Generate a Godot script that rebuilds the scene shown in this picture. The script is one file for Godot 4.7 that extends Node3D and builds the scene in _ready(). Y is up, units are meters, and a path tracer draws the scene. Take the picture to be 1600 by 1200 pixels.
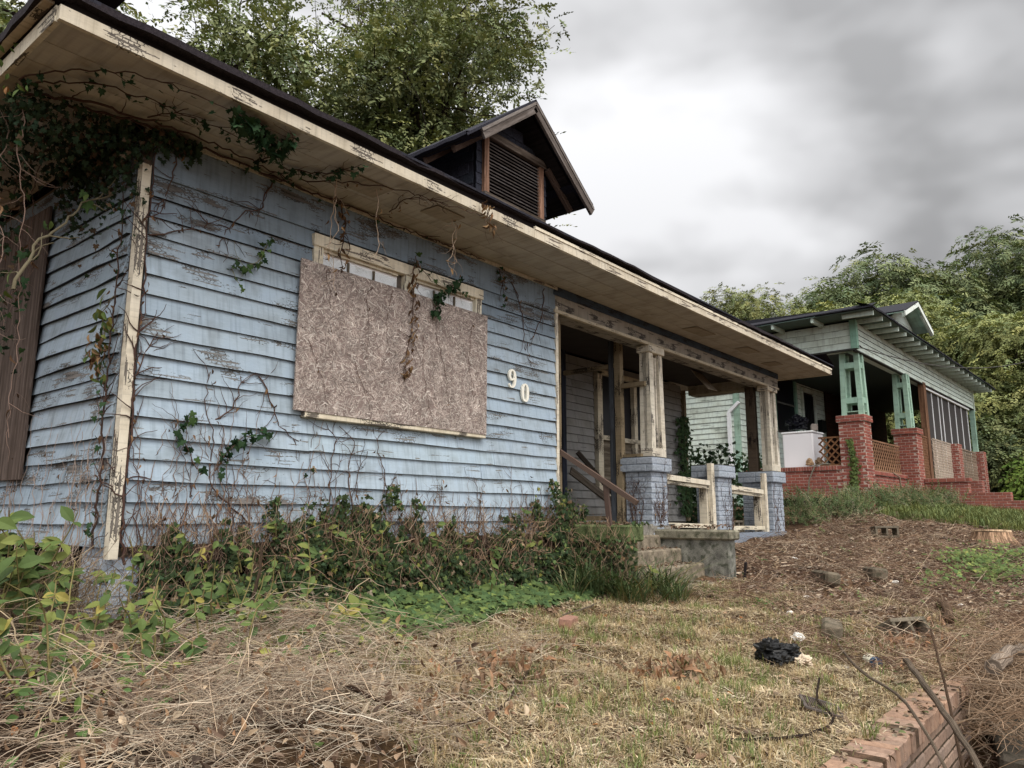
extends Node3D

var rng := RandomNumberGenerator.new()
var M := {}
var cam: Camera3D

# ---------------------------------------------------------------- helpers
func rf(a: float, b: float) -> float:
	return rng.randf_range(a, b)

func L(r: float, g: float, b: float) -> Color:      # an sRGB colour as linear values
	return Color(r / 255.0, g / 255.0, b / 255.0).srgb_to_linear()

func jit(c: Color, a: float, hue := 0.0) -> Color:
	var k := 1.0 + rf(-a, a)
	var h := rf(-hue, hue)
	return Color(c.r * k * (1.0 + h), c.g * k, c.b * k * (1.0 - h))

func XF(p: Vector3, ry := 0.0, rx := 0.0, rz := 0.0) -> Transform3D:
	return Transform3D(Basis.from_euler(Vector3(rx, ry, rz)), p)

class MB:
	var v := PackedVector3Array()
	var n := PackedVector3Array()
	var uv := PackedVector2Array()
	var c := PackedColorArray()
	var ix := PackedInt32Array()
	var col := Color.WHITE
	var uo := Vector2.ZERO
	func tri(a: Vector3, b: Vector3, d: Vector3) -> void:
		var m := (b - a).cross(d - a).normalized()
		var k := v.size()
		v.append_array([a, b, d]); n.append_array([m, m, m]); c.append_array([col, col, col])
		uv.append_array([Vector2(a.x, a.y) + uo, Vector2(b.x, b.y) + uo, Vector2(d.x, d.y) + uo])
		ix.append_array([k, k + 2, k + 1])
	func quad(a: Vector3, b: Vector3, d: Vector3, e: Vector3, ua := Vector2.ZERO, ub := Vector2(1, 0), ud := Vector2(1, 1), ue := Vector2(0, 1)) -> void:
		var m := (b - a).cross(e - a)
		if m.length_squared() < 1e-14:
			m = (d - b).cross(e - b)
		m = m.normalized()
		var k := v.size()
		v.append_array([a, b, d, e]); n.append_array([m, m, m, m]); c.append_array([col, col, col, col])
		uv.append_array([ua + uo, ub + uo, ud + uo, ue + uo])
		ix.append_array([k, k + 2, k + 1, k, k + 3, k + 2])
	func face(t: Transform3D, o: Vector3, a: Vector3, b: Vector3, along: int) -> void:
		# rectangle centred at o with half edges a and b (a x b points outwards); u runs along the longer one, in metres
		var la := a.length() * 2.0
		var lb := b.length() * 2.0
		var p := [t * (o - a - b), t * (o + a - b), t * (o + a + b), t * (o - a + b)]
		if (la >= lb and along == 0) or along == 1:
			quad(p[0], p[1], p[2], p[3], Vector2.ZERO, Vector2(la, 0), Vector2(la, lb), Vector2(0, lb))
		else:
			quad(p[0], p[1], p[2], p[3], Vector2.ZERO, Vector2(0, la), Vector2(lb, la), Vector2(lb, 0))
	func box(t: Transform3D, s: Vector3) -> void:
		var h := s * 0.5
		var X := Vector3(h.x, 0, 0)
		var Y := Vector3(0, h.y, 0)
		var Z := Vector3(0, 0, h.z)
		face(t, Z, X, Y, 0); face(t, -Z, -X, Y, 0)
		face(t, X, -Z, Y, 0); face(t, -X, Z, Y, 0)
		face(t, Y, X, -Z, 0); face(t, -Y, X, Z, 0)
	func cbox(t: Transform3D, s: Vector3, b: float) -> void:      # box with chamfered edges
		var h := s * 0.5
		var g := h - Vector3(b, b, b)
		var ax := [Vector3(1, 0, 0), Vector3(0, 1, 0), Vector3(0, 0, 1)]
		for i in 3:
			var j := (i + 1) % 3
			var k := (i + 2) % 3
			for sg in [-1.0, 1.0]:
				face(t, ax[i] * h[i] * sg, ax[j] * g[j] * sg, ax[k] * g[k], 0)
			for sj in [-1.0, 1.0]:
				for sk in [-1.0, 1.0]:
					# edge along i
					var p: Vector3 = ax[j] * h[j] * sj + ax[k] * g[k] * sk
					var q: Vector3 = ax[j] * g[j] * sj + ax[k] * h[k] * sk
					var e: Vector3 = ax[i] * g[i]
					if sj * sk > 0:
						quad(t * (p - e), t * (p + e), t * (q + e), t * (q - e), Vector2.ZERO, Vector2(g[i] * 2, 0), Vector2(g[i] * 2, b), Vector2(0, b))
					else:
						quad(t * (q - e), t * (q + e), t * (p + e), t * (p - e), Vector2.ZERO, Vector2(g[i] * 2, 0), Vector2(g[i] * 2, b), Vector2(0, b))
		for sx in [-1.0, 1.0]:
			for sy in [-1.0, 1.0]:
				for sz in [-1.0, 1.0]:
					var a := Vector3(h.x * sx, g.y * sy, g.z * sz)
					var bb := Vector3(g.x * sx, h.y * sy, g.z * sz)
					var d := Vector3(g.x * sx, g.y * sy, h.z * sz)
					if sx * sy * sz > 0: tri(t * a, t * bb, t * d)
					else: tri(t * a, t * d, t * bb)
	func bar(p: Vector3, q: Vector3, w: float, h: float, up := Vector3.UP) -> void:   # a board from p to q: w sideways, h along up
		var d := q - p
		var x := d.normalized()
		var z := x.cross(up).normalized()
		var y := z.cross(x)
		box(Transform3D(Basis(x, y, z), (p + q) * 0.5), Vector3(d.length(), h, w))
	func tube(p: PackedVector3Array, r: PackedFloat32Array, sides := 5, cap := false) -> void:
		var m := p.size()
		var base := v.size()
		var up := Vector3(0.3, 1, 0.2).normalized()
		var along := 0.0
		for i in m:
			var d := (p[mini(i + 1, m - 1)] - p[maxi(i - 1, 0)]).normalized()
			var x := d.cross(up)
			if x.length_squared() < 0.01:
				x = d.cross(Vector3(1, 0, 0.1))
			x = x.normalized()
			var y := d.cross(x)
			up = -y if y.dot(up) < 0 else y
			if i > 0: along += p[i].distance_to(p[i - 1])
			for k in sides + 1:
				var a := TAU * k / sides
				var w := x * cos(a) + y * sin(a)
				v.append(p[i] + w * r[i]); n.append(w); c.append(col)
				uv.append(Vector2(along, float(k) / sides * 0.4) + uo)
		var s1 := sides + 1
		for i in m - 1:
			for k in sides:
				var q := base + i * s1 + k
				ix.append_array([q, q + s1, q + 1, q + 1, q + s1, q + s1 + 1])
		if cap:
			for e in [0, m - 1]:
				var d2 := (p[e] - p[1 if e == 0 else m - 2]).normalized()
				var k0 := v.size()
				v.append(p[e]); n.append(d2); c.append(col); uv.append(uo)
				for k in s1:
					v.append(v[base + e * s1 + k]); n.append(d2); c.append(col); uv.append(uo + Vector2(0.02 * k, 0.02))
				for k in sides:
					if e == 0: ix.append_array([k0, k0 + 1 + k, k0 + 2 + k])
					else: ix.append_array([k0, k0 + 2 + k, k0 + 1 + k])
	func done(mat: Material) -> ArrayMesh:
		var a := []
		a.resize(Mesh.ARRAY_MAX)
		a[Mesh.ARRAY_VERTEX] = v; a[Mesh.ARRAY_NORMAL] = n; a[Mesh.ARRAY_TEX_UV] = uv; a[Mesh.ARRAY_COLOR] = c; a[Mesh.ARRAY_INDEX] = ix
		var m := ArrayMesh.new()
		m.add_surface_from_arrays(Mesh.PRIMITIVE_TRIANGLES, a)
		m.surface_set_material(0, mat)
		return m

class Sc:                                            # many copies of one mesh
	var t: Array[Transform3D] = []
	var c := PackedColorArray()
	func add(x: Transform3D, k: Color) -> void:
		t.append(x); c.append(k)

func mb(col := Color.WHITE) -> MB:
	var m := MB.new()
	m.col = col
	m.uo = Vector2(rf(0, 7), rf(0, 7))
	return m

func tag(o: Node, label: String, category: String, group := "", kind := "") -> Node:
	o.set_meta("label", label)
	if category: o.set_meta("category", category)
	if group: o.set_meta("group", group)
	if kind: o.set_meta("kind", kind)
	return o

func thing(called: String, label: String, category: String, at := Vector3.ZERO, group := "") -> Node3D:   # parts are built in world coordinates
	var o := Node3D.new()
	o.name = called
	o.position = at
	add_child(o, true)
	tag(o, label, category, group)
	return o

func part(called: String, mesh: Mesh, parent: Node3D, world := true) -> MeshInstance3D:
	var o := MeshInstance3D.new()
	o.name = called
	o.mesh = mesh
	parent.add_child(o, true)
	if world and parent != self and parent.get_parent() == self:
		o.position = -parent.position
	return o

func P(called: String, m: MB, mat: Material, parent: Node3D, world := true) -> MeshInstance3D:
	return part(called, m.done(mat), parent, world)

func whole(called: String, m: MB, mat: Material, label: String, category: String, at: Vector3, group := "") -> MeshInstance3D:   # a thing that is one mesh, built round its own base
	var o := part(called, m.done(mat), self)
	o.position = at
	tag(o, label, category, group)
	return o

func setting(called: String, m: MB, mat: Material) -> MeshInstance3D:
	var o := part(called, m.done(mat), self)
	o.set_meta("kind", "structure")
	return o

func put(called: String, sc: Sc, mesh: Mesh, parent: Node3D = self, label := "", category := "", world := true) -> MultiMeshInstance3D:
	var mm := MultiMesh.new()
	mm.transform_format = MultiMesh.TRANSFORM_3D
	mm.use_colors = true
	mm.mesh = mesh
	mm.instance_count = sc.t.size()
	for i in sc.t.size():
		mm.set_instance_transform(i, sc.t[i])
		mm.set_instance_color(i, sc.c[i])
	var o := MultiMeshInstance3D.new()
	o.name = called
	o.multimesh = mm
	parent.add_child(o, true)
	if parent == self: tag(o, label, category)
	elif world and parent.get_parent() == self: o.position = -parent.position
	o.set_meta("kind", "stuff")
	return o

func oriented(nrm: Vector3, up: Vector3, p: Vector3, s: float) -> Transform3D:   # local z along nrm, local y near up
	var z := nrm.normalized()
	var x := up.cross(z)
	if x.length_squared() < 1e-4: x = Vector3(1, 0, 0.01).cross(z)
	x = x.normalized()
	return Transform3D(Basis(x * s, z.cross(x) * s, z * s), p)

func rdir() -> Vector3:
	var z := rf(-1, 1)
	var a := rf(0, TAU)
	var q := sqrt(maxf(0.0, 1 - z * z))
	return Vector3(q * cos(a), z, q * sin(a))

func lerp_table(x: float, X: Array, Y: Array) -> float:
	if x <= X[0]: return Y[0]
	for i in X.size() - 1:
		if x < X[i + 1]: return lerpf(Y[i], Y[i + 1], (x - X[i]) / (X[i + 1] - X[i]))
	return Y[-1]

# ---------------------------------------------------------------- textures
func noise(kind: int, freq: float, oct: int, sd: int) -> FastNoiseLite:
	var f := FastNoiseLite.new()
	f.noise_type = kind
	f.frequency = freq
	f.seed = sd
	f.fractal_type = FastNoiseLite.FRACTAL_FBM if oct > 1 else FastNoiseLite.FRACTAL_NONE
	f.fractal_octaves = oct
	f.cellular_return_type = FastNoiseLite.RETURN_DISTANCE2_SUB
	f.cellular_distance_function = FastNoiseLite.DISTANCE_EUCLIDEAN
	return f

func nbytes(f: FastNoiseLite, w: int, h: int, sx := 1, sy := 1) -> PackedByteArray:
	var im := f.get_seamless_image(maxi(w / sx, 8), maxi(h / sy, 8))
	if sx > 1 or sy > 1:
		im.convert(Image.FORMAT_RGB8)
		im.resize(w, h, Image.INTERPOLATE_CUBIC)
	im.convert(Image.FORMAT_L8)
	return im.get_data()

func to_tex(d: PackedByteArray, w: int, h: int, fmt := Image.FORMAT_RGB8) -> ImageTexture:
	return ImageTexture.create_from_image(Image.create_from_data(w, h, false, fmt, d))

# old paint over wood: [colour texture, relief]. amount: how much is gone; checks: fine splits along the grain; scales: alligator cracks
func paint_tex(w: int, h: int, sd: int, paint: Color, wood: Color, amount: float, checks: float, scales: float) -> Array:
	var nA := nbytes(noise(FastNoiseLite.TYPE_SIMPLEX_SMOOTH, 0.014, 4, sd), w, h, 3, 1)
	var nC := nbytes(noise(FastNoiseLite.TYPE_CELLULAR, 0.11, 1, sd + 1), w, h, 2, 1)
	var nG := nbytes(noise(FastNoiseLite.TYPE_PERLIN, 0.13, 3, sd + 2), w, h, 24, 1)
	var nF := nbytes(noise(FastNoiseLite.TYPE_PERLIN, 0.35, 2, sd + 5), w, h, 6, 1)
	var nS := nbytes(noise(FastNoiseLite.TYPE_SIMPLEX, 0.006, 3, sd + 3), w, h)
	var nB := nbytes(noise(FastNoiseLite.TYPE_SIMPLEX_SMOOTH, 0.01, 3, sd + 6), w, h, 4, 1)
	var nV := nbytes(noise(FastNoiseLite.TYPE_SIMPLEX_SMOOTH, 0.05, 3, sd + 7), w, h, 1, 14)
	var d := PackedByteArray()
	d.resize(w * h * 3)
	var e := PackedByteArray()
	e.resize(w * h)
	var k := 0
	for i in w * h:
		var a := nA[i] / 255.0
		var g := nG[i] / 255.0
		var f2 := nF[i] / 255.0
		var s := nS[i] / 255.0
		var zone := clampf((nB[i] / 255.0 - 0.42) * 3.0, 0.0, 1.0)
		var cr := maxf(0.0, 1.0 - nC[i] / 46.0)
		var p := (a - 0.5) * 0.95 + amount - 0.16 + zone * 0.3 + cr * scales * zone + maxf(0.0, g - 0.56) * 2.6 * checks * (0.25 + zone) + (f2 - 0.5) * 0.3
		var q: Color
		if p > 0.5:
			var f := 0.5 + 0.55 * g + 0.3 * f2
			if p < 0.6: f *= 0.72
			q = Color(wood.r * f, wood.g * f, wood.b * f)
			e[i] = int(70 * g)
		else:
			var f := 0.96 + 0.05 * g + 0.05 * f2 - 0.24 * maxf(0.0, nV[i] / 255.0 - 0.5) - 0.22 * maxf(0.0, s - 0.5) - 0.3 * maxf(0.0, p - 0.3)
			q = Color(paint.r * f, paint.g * f * (1.0 - 0.015 * s), paint.b * f * (1.0 - 0.04 * s))
			e[i] = 170 + int(40 * g) - int(60 * cr * scales)
		d[k] = clampi(int(q.r * 255), 0, 255); d[k + 1] = clampi(int(q.g * 255), 0, 255); d[k + 2] = clampi(int(q.b * 255), 0, 255)
		k += 3
	return [to_tex(d, w, h), to_tex(e, w, h, Image.FORMAT_L8)]

# two or three tones mixed by noises: for wood, stone, soil, bark
func tone_tex(w: int, h: int, sd: int, a: Color, b: Color, fr: float, sx: int, sy: int, fine: float, spot := Color(0, 0, 0), spot_share := 0.0, spot_freq := 0.02) -> Array:
	var n1 := nbytes(noise(FastNoiseLite.TYPE_SIMPLEX_SMOOTH, fr, 5, sd), w, h, sx, sy)
	var n2 := nbytes(noise(FastNoiseLite.TYPE_PERLIN, 0.3, 2, sd + 1), w, h, sx, sy)
	var n3 := nbytes(noise(FastNoiseLite.TYPE_SIMPLEX_SMOOTH, spot_freq, 4, sd + 2), w, h)
	var d := PackedByteArray()
	d.resize(w * h * 3)
	var e := PackedByteArray()
	e.resize(w * h)
	var k := 0
	for i in w * h:
		var t := n1[i] / 255.0
		var f := 1.0 + (n2[i] / 255.0 - 0.5) * fine
		var r := lerpf(a.r, b.r, t) * f
		var g := lerpf(a.g, b.g, t) * f
		var bb := lerpf(a.b, b.b, t) * f
		if spot_share > 0.0:
			var s := clampf((n3[i] / 255.0 - (1.0 - spot_share)) * 3.5, 0.0, 1.0)
			r = lerpf(r, spot.r * f, s); g = lerpf(g, spot.g * f, s); bb = lerpf(bb, spot.b * f, s)
		d[k] = clampi(int(r * 255), 0, 255); d[k + 1] = clampi(int(g * 255), 0, 255); d[k + 2] = clampi(int(bb * 255), 0, 255)
		e[i] = clampi(int(n1[i] * 0.6 + n2[i] * 0.4), 0, 255)
		k += 3
	return [to_tex(d, w, h), to_tex(e, w, h, Image.FORMAT_L8)]

func strand_tex(w: int, h: int) -> Array:            # pressed strands of a weathered strand board
	var d := PackedByteArray()
	d.resize(w * h * 3)
	var e := PackedByteArray()
	e.resize(w * h)
	for i in w * h:
		d[i * 3] = 128; d[i * 3 + 1] = 113; d[i * 3 + 2] = 107
	var tones := [Color8(178, 165, 156), Color8(170, 157, 148), Color8(164, 151, 143), Color8(188, 176, 167), Color8(146, 133, 126), Color8(174, 160, 150), Color8(208, 198, 188), Color8(118, 105, 99)]
	for s in 12000:
		var cx := rf(0, w)
		var cy := rf(0, h)
		var a := rng.randfn(0.0, 0.75) + (PI * 0.5 if rng.randf() < 0.3 else 0.0)
		var hl := rf(4, 16)
		var hw := rf(0.6, 2.1)
		var q: Color = tones[mini(7, int(pow(rng.randf(), 1.25) * 8))]
		var f := rf(0.88, 1.1)
		var hh := int(rf(90, 230))
		var ca := cos(a)
		var sa := sin(a)
		var y := -hw
		while y <= hw:
			var g := f * rf(0.93, 1.05) * (0.8 if y + 1.0 > hw else 1.0)
			var x := -hl + rf(0, 3)
			while x <= hl:
				var px := posmod(int(cx + x * ca - y * sa), w)
				var py := posmod(int(cy + x * sa + y * ca), h)
				var i := py * w + px
				d[i * 3] = mini(255, int(q.r8 * g)); d[i * 3 + 1] = mini(255, int(q.g8 * g)); d[i * 3 + 2] = mini(255, int(q.b8 * g))
				e[i] = hh
				x += 0.8
			y += 0.8
	var st := nbytes(noise(FastNoiseLite.TYPE_SIMPLEX_SMOOTH, 0.008, 4, 77), w, h)
	for i in w * h:
		var k := 0.9 + 0.24 * st[i] / 255.0
		for q in 3: d[i * 3 + q] = mini(255, int(d[i * 3 + q] * k))
	return [to_tex(d, w, h), to_tex(e, w, h, Image.FORMAT_L8)]

func mat(tex, scale := Vector3.ONE, rough := 0.9, relief := 0.0, tri := false) -> StandardMaterial3D:
	var m := StandardMaterial3D.new()
	m.vertex_color_use_as_albedo = true
	m.roughness = rough
	m.metallic_specular = 0.3
	m.uv1_scale = scale
	if tri:
		m.uv1_triplanar = true
		m.uv1_world_triplanar = true
	if tex != null:
		m.albedo_texture = tex[0]
		if relief > 0.0:
			m.heightmap_enabled = true
			m.heightmap_texture = tex[1]
			m.heightmap_scale = relief
	return m

func leaf_mat(back: float, rough := 0.55) -> StandardMaterial3D:
	var m := StandardMaterial3D.new()
	m.vertex_color_use_as_albedo = true
	m.roughness = rough
	m.metallic_specular = 0.22
	m.cull_mode = BaseMaterial3D.CULL_DISABLED
	if back > 0.0:
		m.backlight_enabled = true
		m.backlight = Color(back, back, back * 0.6)
	return m

func make_materials() -> void:
	var blue := Color8(171, 184, 196)
	var wood := Color8(120, 116, 112)
	M.blue_a = mat(paint_tex(1024, 512, 11, blue, wood, -0.12, 1.2, 0.3), Vector3(0.5, 1, 1), 0.75, 0.15)
	M.blue_b = mat(paint_tex(1024, 512, 21, blue, wood, 0.04, 1.3, 0.6), Vector3(0.5, 1, 1), 0.8, 0.18)
	M.blue_c = mat(paint_tex(1024, 512, 31, blue * 0.97, Color8(128, 120, 114), 0.24, 1.0, 0.6), Vector3(0.5, 1, 1), 0.85, 0.2)
	M.cream = mat(paint_tex(1024, 256, 41, Color8(222, 216, 202), Color8(112, 104, 98), -0.04, 2.0, 0.2), Vector3(0.6, 1.6, 1), 0.8, 0.15)
	M.cream_old = mat(paint_tex(1024, 256, 51, Color8(212, 206, 192), Color8(100, 95, 90), 0.08, 2.0, 0.5), Vector3(0.6, 1.6, 1), 0.85, 0.2)
	M.cream_bad = mat(paint_tex(1024, 256, 57, Color8(190, 185, 176), Color8(104, 100, 97), 0.14, 1.6, 0.5), Vector3(0.6, 1.6, 1), 0.9, 0.2)
	M.soffit = mat(paint_tex(1024, 512, 61, Color8(206, 200, 190), Color8(164, 156, 146), -0.25, 0.25, 0.1), Vector3(0.35, 0.7, 1), 0.85)
	M.wood = mat(tone_tex(512, 512, 71, Color8(150, 140, 130), Color8(255, 250, 245), 0.02, 10, 1, 0.5), Vector3(0.7, 1.4, 1), 0.85, 0.12)
	M.mint = mat(paint_tex(512, 256, 81, Color8(248, 249, 248), Color8(160, 160, 156), -0.25, 0.6, 0.1), Vector3(0.4, 1, 1), 0.7, 0.1)
	M.osb = mat(strand_tex(1024, 576), Vector3(1.0 / 2.1, 1.0 / 1.18, 1), 0.9, 0.15)
	M.concrete = mat(tone_tex(512, 512, 91, Color8(104, 100, 94), Color8(172, 166, 154), 0.015, 1, 1, 0.6, Color8(86, 86, 74), 0.46, 0.02), Vector3(0.8, 0.8, 0.8), 0.95, 0.4, true)
	M.brick = mat(tone_tex(256, 256, 101, Color8(205, 204, 203), Color8(255, 252, 250), 0.03, 1, 1, 0.3), Vector3(3, 3, 3), 0.9, 0.2, true)
	M.shingle = mat(tone_tex(256, 256, 111, Color8(150, 150, 155), Color8(250, 250, 255), 0.05, 1, 1, 1.0), Vector3(2.5, 2.5, 2.5), 0.95, 0.2, true)
	M.soil = mat(tone_tex(1024, 1024, 121, Color8(120, 100, 84), Color8(235, 215, 190), 0.02, 1, 1, 0.9, Color8(100, 84, 70), 0.4, 0.03), Vector3(0.7, 0.7, 0.7), 1.0, 1.2, true)
	M.bark = mat(tone_tex(256, 256, 131, Color8(120, 116, 110), Color8(255, 250, 240), 0.04, 6, 1, 0.9), Vector3(0.7, 5, 1), 0.95, 0.8)
	M.plain = mat(null, Vector3.ONE, 0.7)
	M.dull = mat(null, Vector3.ONE, 0.95)
	M.gloss = mat(null, Vector3.ONE, 0.3)
	M.iron = mat(null, Vector3.ONE, 0.6)
	M.leaf = leaf_mat(0.45)
	M.ivy = leaf_mat(0.25, 0.6)
	M.ivy.metallic_specular = 0.12
	M.dry = leaf_mat(0.25, 0.85)
	M.twig = mat(null, Vector3.ONE, 0.9)
	var g := StandardMaterial3D.new()
	g.transparency = BaseMaterial3D.TRANSPARENCY_ALPHA
	g.albedo_color = Color(0.8, 0.85, 0.85, 0.12)
	g.roughness = 0.05
	M.glass = g
	var sc := StandardMaterial3D.new()
	sc.albedo_color = Color8(46, 41, 40)
	sc.roughness = 0.9
	M.screen = sc

# ---------------------------------------------------------------- leaf and twig meshes
func ivy_leaf() -> MB:
	var m := mb()
	var pts := [Vector2(0, -0.05), Vector2(0.28, -0.22), Vector2(0.48, 0.02), Vector2(0.3, 0.2), Vector2(0.42, 0.45), Vector2(0.16, 0.5), Vector2(0, 1.0), Vector2(-0.16, 0.5), Vector2(-0.42, 0.45), Vector2(-0.3, 0.2), Vector2(-0.48, 0.02), Vector2(-0.28, -0.22)]
	for i in pts.size():
		var a: Vector2 = pts[i]
		var b: Vector2 = pts[(i + 1) % pts.size()]
		m.tri(Vector3(0, 0.22, 0), Vector3(a.x, a.y, -0.18 * absf(a.x) - 0.12 * a.y * a.y), Vector3(b.x, b.y, -0.18 * absf(b.x) - 0.12 * b.y * b.y))
	return m

func oval_leaf(w: float, curl: float, fold: float) -> MB:
	var m := mb()
	var prof := [0.03, 0.75, 1.0, 0.7, 0.02]
	for s in [-1.0, 1.0]:
		for i in 4:
			var y0 := i / 4.0
			var y1 := (i + 1) / 4.0
			var z0 := -curl * y0 * y0
			var z1 := -curl * y1 * y1
			var a := Vector3(0, y0, z0)
			var b := Vector3(w * prof[i] * s, y0, z0 + fold * prof[i] * w)
			var d := Vector3(w * prof[i + 1] * s, y1, z1 + fold * prof[i + 1] * w)
			var e := Vector3(0, y1, z1)
			if s > 0: m.quad(a, b, d, e)
			else: m.quad(a, e, d, b)
	return m

func sprig(n: int, leaf_l: float, leaf_w: float, spread: float, sd: int) -> MB:     # a twig with leaflets on both sides; about 1 long
	rng.seed = sd
	var m := mb()
	for i in n:
		var t := 0.15 + 0.85 * i / float(n - 1)
		var s := 1.0 if i % 2 == 0 else -1.0
		var a := Vector3(rf(-0.05, 0.05), t, -0.25 * t * t + rf(-0.06, 0.06))
		var d := Vector3(s * rf(0.6, 1.0) * spread, rf(0.2, 0.8), rf(-0.6, 0.25)).normalized()
		if i == n - 1: d = Vector3(0, 1, -0.4).normalized()
		var side := d.cross(Vector3(rf(-0.5, 0.5), rf(-0.4, 0.4), 1)).normalized()
		var l := leaf_l * rf(0.75, 1.2)
		var w := leaf_w * rf(0.8, 1.2)
		var up := side.cross(d)
		var mid := a + d * l * 0.5
		m.tri(a, mid + side * w + up * 0.15 * w, a + d * l)
		m.tri(a, a + d * l, mid - side * w + up * 0.15 * w)
	return m

func tuft(n: int, h: float, w: float, spread: float, sd: int) -> MB:
	rng.seed = sd
	var m := mb()
	for i in n:
		var a := rf(0, TAU)
		var o := Vector3(cos(a), 0, sin(a)) * rf(0, 0.35) * spread
		var lean := Vector3(cos(a + rf(-1, 1)), 0, sin(a + rf(-1, 1))) * rf(0.15, 1.0) * spread
		var hh := h * rf(0.5, 1.1)
		var side := Vector3(-lean.z, 0, lean.x).normalized() * w
		var p0 := o
		var p1 := o + lean * 0.35 + Vector3(0, hh * 0.6, 0)
		var p2 := o + lean + Vector3(0, hh * rf(0.75, 1.0), 0)
		m.quad(p0 - side, p0 + side, p1 + side * 0.8, p1 - side * 0.8)
		m.tri(p1 - side * 0.8, p1 + side * 0.8, p2)
	return m

func straw(n: int, sd: int) -> MB:                    # short dry blades lying about
	rng.seed = sd
	var m := mb()
	for i in n:
		var a := rf(0, TAU)
		var p := Vector3(rf(-0.5, 0.5), rf(0.0, 0.12), rf(-0.5, 0.5))
		var d := Vector3(cos(a), rf(-0.12, 0.3), sin(a)) * rf(0.35, 0.9)
		var s := Vector3(-sin(a), rf(-0.3, 0.3), cos(a)) * 0.022
		m.quad(p - s, p + s, p + d * 0.6 + s + Vector3(0, 0.06, 0), p + d * 0.6 - s + Vector3(0, 0.06, 0))
		m.tri(p + d * 0.6 - s + Vector3(0, 0.06, 0), p + d * 0.6 + s + Vector3(0, 0.06, 0), p + d)
	return m

func twig_mesh(n: int, curl: float, thick: float, sd: int) -> MB:     # n bent stems, about 1 long, lying
	rng.seed = sd
	var m := mb()
	for i in n:
		var a := rf(0, TAU)
		var p := Vector3(rf(-0.25, 0.25), rf(0, 0.1), rf(-0.25, 0.25)) - Vector3(cos(a), 0, sin(a)) * 0.5
		var d := Vector3(cos(a), rf(0.0, 0.5), sin(a))
		var pts := PackedVector3Array()
		var rr := PackedFloat32Array()
		var turn := rf(-curl, curl)
		for k in 8:
			pts.append(p); rr.append(thick * (1.0 - 0.08 * k))
			p += d.normalized() * 0.13
			d = d.rotated(Vector3.UP, turn + rf(-0.3, 0.3) * curl + (rf(-0.9, 0.9) if rng.randf() < 0.14 else 0.0))
			d.y += rf(-0.25, 0.14)
			if p.y < 0.02: d.y = absf(d.y) * 0.5
		m.tube(pts, rr, 3)
	return m
# ---------------------------------------------------------------- the ground
var bump := FastNoiseLite.new()
const BX := [-50, -5, 2, 6, 8.8, 10, 11, 13.3, 15, 18, 25, 32, 40, 60, 120]
const BY := [0.6, 0.9, 0.98, 0.9, 0.9, 1.05, 1.2, 1.28, 1.45, 1.8, 1.85, 1.9, 2.3, 4, 8]
const FX := [-50, 2, 6, 8, 10, 13, 16, 20, 30, 40, 60, 120]
const FY := [0.4, 0.45, 0.5, 0.6, 0.75, 0.95, 1.15, 1.4, 1.7, 2.2, 4, 8]

func gh(x: float, z: float) -> float:
	var b := lerp_table(x, BX, BY)
	var f := lerp_table(x, FX, FY)
	var y := b if z <= 0.0 else (lerpf(b, f, z / 3.5) if z < 3.5 else f)
	if z > 3.5:
		var st := clampf((x - 9.0) * 0.05, 0.0, 6.0)
		if x > 60.0: st = f
		var w := lerpf(0.12, 3.0, clampf((x - 6.3) / 8.0, 0.0, 1.0))
		y = lerpf(y, minf(st, y), smoothstep(3.68, 3.68 + w, z))
	if z > -0.4 and z < 8.0 and x > -6.0 and x < 45.0:
		y += bump.get_noise_2d(x * 10.0, z * 10.0) * 0.07 * smoothstep(-0.4, 0.3, z)
	for m in [[1.9, 1.9, 0.6, 0.13], [2.7, 1.1, 0.42, 0.13], [1.3, 1.2, 0.6, 0.06], [9.9, 1.9, 1.0, 0.07], [7.9, 3.1, 0.7, 0.08]]:
		var q: float = (Vector2(x - m[0], z - m[1]).length_squared()) / (m[2] * m[2])
		if q < 4.0: y += m[3] * exp(-q * 1.6)
	return y

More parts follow.
